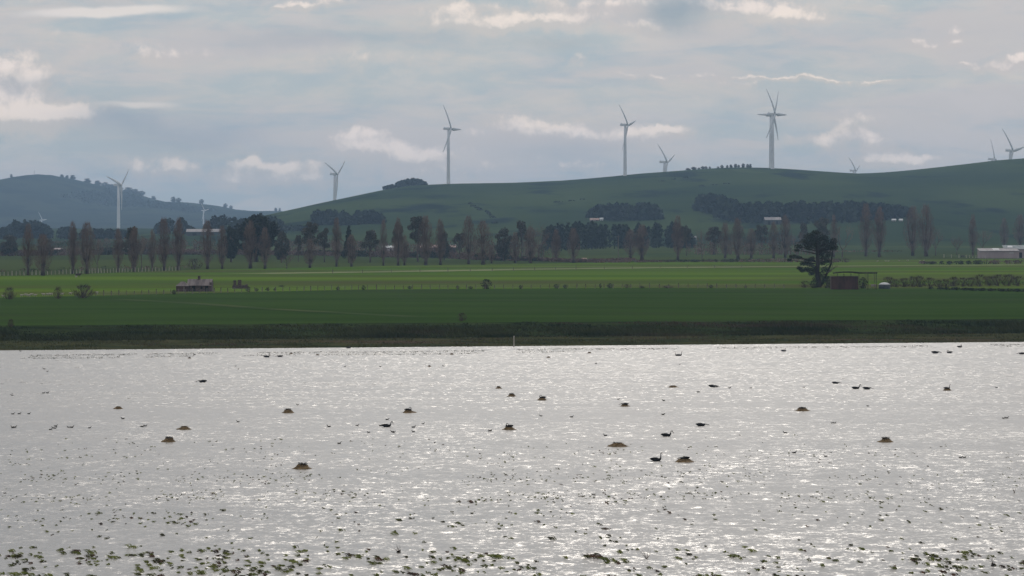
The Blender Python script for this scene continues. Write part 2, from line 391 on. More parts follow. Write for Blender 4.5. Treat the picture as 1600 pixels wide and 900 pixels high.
# ------------------------------------------------------------------ mesh helpers
class MB:
    def __init__(s):
        s.v = []; s.f = []
    def box(s, x0, y0, z0, x1, y1, z1):
        b = len(s.v)
        s.v += [(x0, y0, z0), (x1, y0, z0), (x1, y1, z0), (x0, y1, z0), (x0, y0, z1), (x1, y0, z1), (x1, y1, z1), (x0, y1, z1)]
        s.f += [tuple(b + i for i in q) for q in ((0, 3, 2, 1), (4, 5, 6, 7), (0, 1, 5, 4), (1, 2, 6, 5), (2, 3, 7, 6), (3, 0, 4, 7))]
        return s
    def poly(s, pts):
        b = len(s.v)
        s.v += [tuple(p) for p in pts]
        s.f.append(tuple(range(b, b + len(pts))))
        return s
    def prism(s, prof, x0, x1):          # profile in (y, z), extruded along x
        b = len(s.v); n = len(prof)
        s.v += [(x0, y, z) for y, z in prof] + [(x1, y, z) for y, z in prof]
        for i in range(n):
            j = (i + 1) % n
            s.f.append((b + i, b + j, b + n + j, b + n + i))
        s.f.append(tuple(b + i for i in reversed(range(n))))
        s.f.append(tuple(b + n + i for i in range(n)))
        return s
    def slab(s, quad, t):                # a quad given thickness along its normal
        q = [Vector(p) for p in quad]
        nrm = (q[1] - q[0]).cross(q[2] - q[0]).normalized() * t
        b = len(s.v)
        s.v += [tuple(p) for p in q] + [tuple(p + nrm) for p in q]
        s.f += [tuple(b + i for i in k) for k in ((3, 2, 1, 0), (4, 5, 6, 7), (0, 1, 5, 4), (1, 2, 6, 5), (2, 3, 7, 6), (3, 0, 4, 7))]
        return s
    def tube(s, pts, rad, n=5, flat=1.0, cap=True):
        pts = [Vector(p) for p in pts]
        b = len(s.v)
        for i, p in enumerate(pts):
            t = (pts[min(i + 1, len(pts) - 1)] - pts[max(i - 1, 0)])
            if t.length < 1e-9: t = Vector((0, 0, 1))
            t.normalize()
            ref = Vector((0, 1, 0)) if abs(t.y) < 0.9 else Vector((1, 0, 0))
            e1 = t.cross(ref).normalized(); e2 = t.cross(e1)
            r = rad[i] if isinstance(rad, (list, tuple)) else rad
            for k in range(n):
                a = 2 * math.pi * k / n
                s.v.append(tuple(p + e1 * (r * math.cos(a)) + e2 * (r * flat * math.sin(a))))
        for i in range(len(pts) - 1):
            for k in range(n):
                k2 = (k + 1) % n
                s.f.append((b + i * n + k, b + i * n + k2, b + (i + 1) * n + k2, b + (i + 1) * n + k))
        if cap:
            s.f.append(tuple(b + k for k in reversed(range(n))))
            s.f.append(tuple(b + (len(pts) - 1) * n + k for k in range(n)))
        return s
    def lathe(s, prof, n=16):            # (r, z)
        b = len(s.v)
        for r, z in prof:
            for k in range(n):
                a = 2 * math.pi * k / n
                s.v.append((r * math.cos(a), r * math.sin(a), z))
        for i in range(len(prof) - 1):
            for k in range(n):
                k2 = (k + 1) % n
                s.f.append((b + i * n + k, b + i * n + k2, b + (i + 1) * n + k2, b + (i + 1) * n + k))
        s.f.append(tuple(b + k for k in reversed(range(n))))
        s.f.append(tuple(b + (len(prof) - 1) * n + k for k in range(n)))
        return s
    def leaf(s, p, size, rg, up=0.0, asp=0.6):
        a = Vector((rg.gauss(0, 1), rg.gauss(0, 1), rg.gauss(0, 1) + up)).normalized()
        c = a.cross(Vector((rg.gauss(0, 1), rg.gauss(0, 1), rg.gauss(0, 1)))).normalized()
        p = Vector(p); a *= size * .5; c *= size * .5 * asp
        b = len(s.v)
        s.v += [tuple(p - a), tuple(p + c), tuple(p + a), tuple(p - c)]
        s.f.append((b, b + 1, b + 2, b + 3))
    def sliver(s, p, d, wd, rg):         # thin triangle from p along d
        p = Vector(p); d = Vector(d)
        c = d.cross(Vector((rg.gauss(0, 1), rg.gauss(0, 1), rg.gauss(0, 1))))
        if c.length < 1e-9: c = Vector((1, 0, 0))
        c = c.normalized() * wd * .5
        b = len(s.v)
        s.v += [tuple(p - c), tuple(p + c), tuple(p + d)]
        s.f.append((b, b + 1, b + 2))
    def mesh(s, name, mat, smooth=False):
        me = bpy.data.meshes.new(name)
        me.from_pydata(s.v, [], s.f)
        me.materials.append(mat)
        if smooth:
            me.polygons.foreach_set('use_smooth', [True] * len(me.polygons))
        me.update()
        return me
    def build(s, name, mat, parent=None, smooth=False):
        return link(name, s.mesh(name, mat, smooth), parent)
def link(name, me, parent=None):
    o = bpy.data.objects.new(name, me)
    COL.objects.link(o)
    if parent: o.parent = parent
    return o
def tag(o, label, cat, group=None):
    o['label'] = label; o['category'] = cat
    if group: o['group'] = group
    return o
def empty(name, loc, label, cat, group=None, rz=0.0, sc=(1, 1, 1)):
    o = bpy.data.objects.new(name, None)
    COL.objects.link(o)
    o.location = loc; o.rotation_euler = (0, 0, rz); o.scale = sc
    return tag(o, label, cat, group)
def structure(o):
    o['kind'] = 'structure'; return o
def stuff(o):
    o['kind'] = 'stuff'; return o

# ------------------------------------------------------------------ ground, lake, fields, hills
g = MB()
g.poly([(-9000, -1500, -3), (9000, -1500, -3), (9000, 15500, -3), (-9000, 15500, -3)])
structure(g.build('ground', M['soil']))
g = MB()
g.poly([(-700, -300, 0), (700, -300, 0), (700, 1000, 0), (-700, 1000, 0)])
structure(g.build('lake_water', M['water']))

COLS = [-1400 + 20 * i for i in range(221)]
def strip(name, mat, ys_lo, ys_hi, n, geo=False):
    """land between two edge lines Y_lo(px) and Y_hi(px)"""
    vs, fs = [], []
    for j in range(n + 1):
        t = j / n
        for px in COLS:
            a, b = ys_lo(px), ys_hi(px)
            Y = a * (b / a) ** t if geo else a + (b - a) * t
            x = (px - 800) / F * Y
            vs.append((x, Y, zt(x, Y)))
    k = len(COLS)
    for j in range(n):
        for i in range(k - 1):
            fs.append((j * k + i, j * k + i + 1, (j + 1) * k + i + 1, (j + 1) * k + i))
    mb = MB(); mb.v = vs; mb.f = fs
    return structure(mb.build(name, mat, smooth=True))
def shore_off(off):
    def f(px):
        q = (px - 800) / F
        return (590.8 + off) / (1 - 0.255 * q)
    return f
def edge(tab):
    cache = {}
    def f(px):
        if px not in cache:
            cache[px] = hit(px, interp(tab, px)).y
        return cache[px]
    return f
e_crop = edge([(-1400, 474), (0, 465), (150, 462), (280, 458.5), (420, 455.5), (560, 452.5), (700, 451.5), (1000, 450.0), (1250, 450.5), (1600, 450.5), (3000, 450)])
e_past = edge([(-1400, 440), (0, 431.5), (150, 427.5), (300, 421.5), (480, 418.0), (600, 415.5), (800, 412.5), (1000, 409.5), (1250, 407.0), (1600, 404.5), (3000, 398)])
YP = lambda px: 2750.0
strip('lake_bed', M['soil'], shore_off(-40), shore_off(0), 4)
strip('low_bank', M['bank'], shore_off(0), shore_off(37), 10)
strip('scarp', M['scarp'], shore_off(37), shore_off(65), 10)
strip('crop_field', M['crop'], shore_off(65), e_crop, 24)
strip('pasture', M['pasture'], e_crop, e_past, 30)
strip('plain', M['plain'], e_past, YP, 40, True)
strip('hill', M['hill'], YP, lambda px: 7000.0, 80)
strip('distant_hill', M['farhill'], lambda px: 7000.0, lambda px: 13800.0, 80)

def ribbon(name, mat, line, wd, lift=0.08, ext=None):
    """thin strip of ground following a line of (px, py)"""
    pts = []
    for (x0, y0), (x1, y1) in zip(line, line[1:]):
        n = max(2, int(abs(x1 - x0) / 12))
        for i in range(n):
            t = i / n
            pts.append(hit(x0 + (x1 - x0) * t, y0 + (y1 - y0) * t))
    pts.append(hit(*line[-1]))
    mb = MB()
    for i, p in enumerate(pts):
        t = (pts[min(i + 1, len(pts) - 1)] - pts[max(i - 1, 0)]); t.z = 0; t.normalize()
        s = Vector((-t.y, t.x, 0)) * wd * .5 * (1 + .25 * mnoise.noise(Vector((i * .4, 3, 1))))
        for q in (p - s, p + s):
            mb.v.append((q.x, q.y, zt(q.x, q.y) + lift))
    for i in range(len(pts) - 1):
        mb.f.append((2 * i, 2 * i + 2, 2 * i + 3, 2 * i + 1))
    return structure(mb.build(name, mat))
ribbon('farm_track', M['track'], [(390, 428.0), (480, 426.5), (640, 424.3), (800, 421.3), (1000, 418.8), (1220, 416.6), (1420, 415.2), (1610, 413.9)], 24)
ribbon('field_track', M['track2'], [(180, 467.5), (300, 474.0), (420, 483.0), (540, 489.5), (650, 495.5)], 5)
ribbon('hill_track', M['track2'], [(1150, 264.5), (1165, 268), (1185, 271)], 22, .5)

# ------------------------------------------------------------------ sedge on the bank, rushes, marsh grass
g = MB()
for _ in range(15000):
    px = rnd.uniform(-150, 1750)
    off = 33 + 27 * rnd.betavariate(1.2, 1.3) + 4 * mnoise.noise(Vector((px * .02, 4, 4)))
    Y = shore_off(off)(px); x = (px - 800) / F * Y
    k = (0.25 + 1.1 * max(0, .45 + 1.1 * mnoise.noise(Vector((x * .07, Y * .1, 2))))) * (.5 if off > 52 else 1)
    z = zt(x, Y) - .05
    for _ in range(4):
        h = rnd.uniform(.35, 1.0) * k
        g.sliver((x + rnd.gauss(0, .25), Y + rnd.gauss(0, .25), z), (rnd.gauss(-.12, .22) * h * 2, rnd.gauss(0, .2) * h, h), rnd.uniform(.08, .22), rnd)
stuff(g.build('sedge', M['sedge']))
g = MB()
for _ in range(16000):
    px = rnd.uniform(-100, 1700)
    off = rnd.uniform(-1.0, 36)
    Y = shore_off(off)(px); x = (px - 800) / F * Y
    if mnoise.noise(Vector((x * .12, off * .2, 6))) < -.12: continue
    z = max(zt(x, Y), -.02)
    for _ in range(2):
        h = rnd.uniform(.10, .30)
        g.sliver((x + rnd.gauss(0, .15), Y + rnd.gauss(0, .15), z), (rnd.gauss(-.1, .2) * h * 2, rnd.gauss(0, .2) * h, h), rnd.uniform(.05, .14), rnd)
# emergent line of rushes just off the shore
for _ in range(5200):
    px = rnd.uniform(-60, 1660)
    off = rnd.choice((-19, -19, -24, -30, -33)) + rnd.gauss(0, 1.0) + 6 * mnoise.noise(Vector((px * .004, 1, 1))) + (px - 800) * .006
    if off < -26 and px > 900: continue
    Y = shore_off(off)(px); x = (px - 800) / F * Y
    if mnoise.noise(Vector((x * .15, off * .02, 3))) < -.22: continue
    for _ in range(2):
        h = rnd.uniform(.05, .16)
        g.sliver((x + rnd.gauss(0, .2), Y + rnd.gauss(0, .15), -.01), (rnd.gauss(-.1, .3) * h * 2, 0, h), rnd.uniform(.04, .10), rnd)
stuff(g.build('rushes', M['rush']))

g, gd = MB(), MB()
def tuft(mb, p, wd, h, n, lean=-1.0):
    for _ in range(n):
        b = Vector((p.x + rnd.gauss(0, wd * .28), p.y + rnd.gauss(0, .25), -.015))
        k = rnd.uniform(.5, 1.15)
        m_ = b + Vector((lean * wd * .35 * k, rnd.gauss(0, .06), h * .75 * k))
        e = b + Vector((lean * wd * .95 * k, rnd.gauss(0, .10), h * k * rnd.uniform(.55, 1.0)))
        t = rnd.uniform(.010, .022)
        q = len(mb.v)
        mb.v += [tuple(b - Vector((t, 0, 0))), tuple(b + Vector((t, 0, 0))), tuple(m_ + Vector((t, 0, t))), tuple(m_ - Vector((t, 0, t))), tuple(e)]
        mb.f += [(q, q + 1, q + 2, q + 3), (q + 3, q + 2, q + 4)]
def density(px, py):
    n1 = mnoise.noise(Vector((px * .012, py * .05, 5))); n2 = mnoise.noise(Vector((px * .004, py * .02, 9)))
    d = 0.0
    d += 1.0 * math.exp(-((py - 776 - 3 * math.sin(px * .01)) / 7) ** 2) * (1.0 if 330 < px < 1130 else .4)
    d += .34 * math.exp(-((py - 746) / 9) ** 2)
    d += .22 * math.exp(-((py - 806) / 13) ** 2) * (1.0 if px < 500 else .3)
    d += .16 * math.exp(-((py - 708) / 16) ** 2)
    d += (.27 if px < 420 else .14 if px < 850 else .18 if px < 1420 else .18) * sst((py - 850) / 20)
    d += .03 * sst((py - 660) / 100)
    return d * max(0, .9 + 1.7 * n1 + .9 * n2)
for _ in range(17000):
    px, py = rnd.uniform(-30, 1630), rnd.uniform(660, 922)
    if rnd.random() > density(px, py): continue
    p = lake(px, py)
    mpp = p.y / F
    s = rnd.lognormvariate(0, .38)
    wpx = (1.9 + 3.1 * sst((py - 775) / 110)) * s
    tuft(gd if rnd.random() < .15 else g, p, wpx * mpp * 1.15, wpx * mpp * rnd.uniform(.4, .7), int(4 + 7 * sst((py - 740) / 140) * s))
stuff(g.build('marsh_grass', M['grass']))
stuff(gd.build('dead_marsh_grass', M['deadgrass']))
# drowned twigs that stand out on their own
def drowned(px, py, hpx, seed, label, lumps=True):
    p = lake(px, py); mpp = p.y / F; h = hpx * mpp
    rg = random.Random(seed)
    t = empty('drowned_bush', p, label, 'dead bush')
    mb = MB()
    for _ in range(9):
        e = Vector((rg.gauss(-.25, .25) * h, rg.gauss(0, .2) * h, h * rg.uniform(.4, 1)))
        mb.tube([(0, 0, -.03), e * .5 + Vector((.05 * h, 0, 0)), e], [.012, .008, .003], 4)
    mb.build('twig', M['deadgrass'], t)
    if lumps:
        mb = MB()
        for _ in range(60):
            mb.leaf((rg.gauss(0, .14) * h, rg.gauss(0, .2) * h, abs(rg.gauss(.1, .1)) * h), .10 * h + .05, rg)
        mb.build('clump', M['wetreed'], t)
drowned(623, 863, 14, 1, 'dark dead bush standing alone in the shallows, bottom centre of the lake')
drowned(1010, 873, 20, 2, 'thin bare twigs sticking up from the foreground water', False)
drowned(1552, 884, 14, 3, 'dark upright twig cluster in the foreground water near the right edge')
drowned(1585, 770, 9, 4, 'thin bent stem arching out of the water at the right edge', False)

# ------------------------------------------------------------------ trees
def wiggle(rg, p0, p1, n, amp):
    p0, p1 = Vector(p0), Vector(p1)
    L = (p1 - p0).length
    out = []
    for i in range(n + 1):
        t = i / n
        k = math.sin(math.pi * t)
        out.append(p0.lerp(p1, t) + Vector((rg.gauss(0, amp), rg.gauss(0, amp), 0)) * L * k)
    return out
def poplar_meshes(seed, thick=1.0, lead=3):
    """bare Lombardy poplar, 20 m high, crown about 4 m wide"""
    rg = random.Random(seed)
    H = 20.0
    tr, cr = MB(), MB()
    tr.tube(wiggle(rg, (0, 0, -.4), (rg.gauss(0, .2), 0, H * .9), 7, .006), [.50, .40, .34, .28, .22, .16, .10, .04], 6)
    tips = []
    for i in range(lead):
        a = rg.uniform(0, 6.28); r = rg.uniform(.7, 1.3)
        z0 = rg.uniform(1.5, 4.5)
        p = [(0, 0, z0), (r * .7 * math.cos(a), r * .7 * math.sin(a), z0 + 3.5), (r * math.cos(a), r * math.sin(a), z0 + 8), (r * .9 * math.cos(a), r * .9 * math.sin(a), rg.uniform(14, 18.5))]
        tr.tube(p, [.24, .19, .13, .03], 5)
        tips.append(p)
    prof = lambda t: (0.35 + 1.75 * math.sin(math.pi * min(1, max(0, (t - .08) / .95)) ** .8)) * thick
    for i in range(34):
        z0 = H * rg.uniform(.12, .82); a = rg.uniform(0, 6.28)
        L = rg.uniform(2.2, 5.0); z1 = min(H * .985, z0 + L)
        r0 = rg.uniform(0, .35) * prof(z0 / H); r = rg.uniform(.45, 1.0) * prof(z1 / H)
        pts = [Vector((r0 * math.cos(a), r0 * math.sin(a), z0)), Vector(((r0 + (r - r0) * .7) * math.cos(a), (r0 + (r - r0) * .7) * math.sin(a), z0 + L * .4)), Vector((r * math.cos(a), r * math.sin(a), z1))]
        cr.tube(pts, [.085, .06, .02], 3, cap=False)
    for i in range(2700):
        t = rg.betavariate(1.4, 1.3) * .9 + .09
        a = rg.uniform(0, 6.28); r = prof(t) * rg.random() ** .55
        L = rg.uniform(.6, 1.7)
        lump = mnoise.noise(Vector((math.cos(a) * 1.4 + seed, math.sin(a) * 1.4, t * 9)))
        if lump < -.22: continue
        d = Vector((math.cos(a) * rg.uniform(-.05, .35), math.sin(a) * rg.uniform(-.05, .35), 1)).normalized() * L
        cr.sliver((r * math.cos(a), r * math.sin(a), t * H), d, rg.uniform(.035, .08), rg)
    return tr.mesh('trunk', M['bark'], True), cr.mesh('crown', M['twig'])
def bare_meshes(seed, fork=2, spread=1.0, fine=900):
    """bare spreading tree, 10 m high, about 7 m wide"""
    rg = random.Random(seed)
    tr, cr = MB(), MB()
    tr.tube([(0, 0, -.3), (.05, 0, 1.2), (.1, 0, 2.4)], [.34, .26, .22], 6)
    ends = []
    def grow(p, d, L, r, lev):
        q = p + d * L * .5 + Vector((rg.gauss(0, .12), rg.gauss(0, .12), 0)) * L
        e = p + d * L + Vector((0, 0, .10 * L))
        (tr if lev < 2 else cr).tube([p, q, e], [r, r * .8, r * .55], 5 if lev < 2 else 3, cap=False)
        if lev >= 3:
            ends.append((e, d)); return
        for k in range(3 if lev else 3):
            nd = (d + Vector((rg.gauss(0, .45) * spread, rg.gauss(0, .45) * spread, rg.uniform(-.05, .45)))).normalized()
            grow(e if k < 2 else q, nd, L * rg.uniform(.6, .85), r * .55, lev + 1)
    for k in range(fork + 1):
        a = 6.28 * k / (fork + 1) + rg.uniform(0, .8)
        grow(Vector((.1, 0, 2.2)), Vector((math.cos(a) * .75 * spread, math.sin(a) * .75 * spread, 1)).normalized(), 2.7, .19, 0)
    for _ in range(fine):
        e, d = rg.choice(ends)
        p = e + Vector((rg.gauss(0, .5), rg.gauss(0, .5), rg.gauss(-.2, .5)))
        nd = (d + Vector((rg.gauss(0, .5), rg.gauss(0, .5), rg.gauss(.3, .3)))).normalized()
        cr.sliver(p, nd * rg.uniform(.5, 1.2), rg.uniform(.025, .06), rg)
    return tr.mesh('trunk', M['bark'], True), cr.mesh('crown', M['twig'])
def leafy_meshes(seed, mat, clumps=14, leaves=200, size=.55, shape='round', trunk=.32, squash=.7):
    """leafy tree, 12 m high, about 10 m wide"""
    rg = random.Random(seed)
    tr, cr = MB(), MB()
    H = 12.0
    cents = []
    for i in range(clumps):
        if shape == 'round':
            a = rg.uniform(0, 6.28); u = rg.uniform(-.35, 1); rr = math.sqrt(max(0, 1 - u * u * .8)) * rg.uniform(.35, 1)
            p = Vector((math.cos(a) * rr * 3.7, math.sin(a) * rr * 3.7, 7.0 + u * 4.0))
            r = rg.uniform(1.0, 1.8)
        elif shape == 'cone':
            t = i / clumps; a = i * 2.4
            rr = (1 - t) * 2.9 + .2
            p = Vector((math.cos(a) * rr * .75, math.sin(a) * rr * .75, 2.0 + t * 9.6)); r = .5 + (1 - t) * 1.1
        elif shape == 'dense':
            a = rg.uniform(0, 6.28); u = rg.uniform(-.9, 1); rr = math.sqrt(max(0, 1 - u * u)) * rg.random() ** .4
            p = Vector((math.cos(a) * rr * 4.2, math.sin(a) * rr * 4.2, 6.3 + u * 4.8)); r = rg.uniform(1.2, 2.0)
        cents.append((p, r))
    top = max(p.z for p, r in cents)
    tr.tube(wiggle(rg, (0, 0, -.3), (rg.gauss(0, .4), 0, top * .78), 5, .02), [trunk * 1.2, trunk, trunk * .8, trunk * .6, trunk * .4, trunk * .2], 6)
    for p, r in cents:
        if shape == 'cone': continue
        z0 = min(p.z * .55, 5.5) * rg.uniform(.6, 1)
        tr.tube([(0, 0, z0), (p.x * .5, p.y * .5, (z0 + p.z) * .52), tuple(p)], [trunk * .4, trunk * .26, .05], 4, cap=False)
    for p, r in cents:
        for _ in range(leaves):
            v = Vector((rg.gauss(0, 1), rg.gauss(0, 1), rg.gauss(0, 1))).normalized() * r * rg.random() ** .4
            v.z *= squash
            cr.leaf(p + v, size * rg.uniform(.6, 1.3), rg)
    return tr.mesh('trunk', M['bark'], True), cr.mesh('crown', mat)
def bush_meshes(seed, mat, n=520, leaf=False):
    """bush 2 m high, about 2.6 m wide"""
    rg = random.Random(seed)
    tr, cr = MB(), MB()
    for _ in range(9):
        a = rg.uniform(0, 6.28); r = rg.uniform(.2, .8)
        tr.tube([(0, 0, -.1), (r * .4 * math.cos(a), r * .4 * math.sin(a), .7), (r * math.cos(a), r * math.sin(a), rg.uniform(1.2, 1.8))], [.05, .035, .012], 4)
    for _ in range(n):
        a = rg.uniform(0, 6.28); u = rg.random()
        r = 1.25 * math.sin(math.pi * (.16 + .74 * u)) * rg.random() ** .5
        p = Vector((r * math.cos(a), r * math.sin(a), 1.85 * u))
        if mnoise.noise(p * 1.3 + Vector((seed, 0, 0))) < -.25: continue
        if leaf: cr.leaf(p, rg.uniform(.16, .32), rg)
        else: cr.sliver(p, Vector((math.cos(a) * .35, math.sin(a) * .35, .6)) * rg.uniform(.4, .9), rg.uniform(.03, .07), rg)
    return tr.mesh('stem', M['bark']), cr.mesh('foliage', mat)
LIB = {
    'poplar': [poplar_meshes(10 + i, (1.0, 1.1, .9, 1.15, 1.0, .95)[i], (2, 3, 4, 3, 2, 4)[i]) for i in range(6)],
    'bare': [bare_meshes(30, 2), bare_meshes(31, 1, 1.2), bare_meshes(32, 2, .8), bare_meshes(33, 3, 1.1)],
    'fork': [bare_meshes(36, 1, .75, 260)],
    'euc': [leafy_meshes(40 + i, M['euc'], 15 + i, 190, .6) for i in range(4)],
    'pine': [leafy_meshes(50, M['pine'], 22, 170, .6, 'cone', .3), leafy_meshes(51, M['pine'], 20, 170, .6, 'cone', .3)],
    'dense': [leafy_meshes(60, M['pine'], 46, 150, .75, 'dense', .5), leafy_meshes(61, M['pine'], 40, 150, .75, 'dense', .5), leafy_meshes(62, M['euc'], 38, 150, .7, 'dense', .45)],
    'twigbush': [bush_meshes(70, M['bush']), bush_meshes(71, M['bush'], 600)],
    'bush': [bush_meshes(73, M['bushleaf'], 520, True), bush_meshes(74, M['bushleaf'], 420, True)],
}
REF = {'poplar': (20, 3.05), 'bare': (10.0, 8.0), 'fork': (9.6, 6.0), 'euc': (12, 8.4), 'pine': (12, 5.4), 'dense': (12.3, 11.5), 'twigbush': (2.2, 2.5), 'bush': (2.0, 2.5)}
CHILD = {'twigbush': ('stem', 'foliage'), 'bush': ('stem', 'foliage')}
NAME = {'poplar': 'poplar_tree', 'bare': 'bare_tree', 'fork': 'bare_tree', 'euc': 'gum_tree', 'pine': 'conifer_tree', 'dense': 'cypress_tree', 'twigbush': 'bare_bush', 'bush': 'bush'}
used = {}
def tree(kind, px, base, top, wpx, label, group=None, Y=None, rz=None, var=None, at_p=None):
    p = at_p if at_p else hit(px, base) if Y is None else on_land(px, Y)
    mpp = p.y / F
    by = base if Y is None else HOR + (CAM_H - p.z) / p.y * F
    h = (by - top) * mpp; wd = wpx * mpp
    H0, W0 = REF[kind]
    i = used.get(kind, 0); used[kind] = i + 1
    lib = LIB[kind]
    tm, cm = lib[(i if var is None else var) % len(lib)]
    a = rnd.uniform(0, 6.28) if rz is None else rz
    t = empty(NAME[kind], p, label, 'bush' if 'bush' in kind else 'tree', group, a, (wd / W0, wd / W0, h / H0))
    n1, n2 = CHILD.get(kind, ('trunk', 'crown'))
    link(n1, tm, t); link(n2, cm, t)
    return t

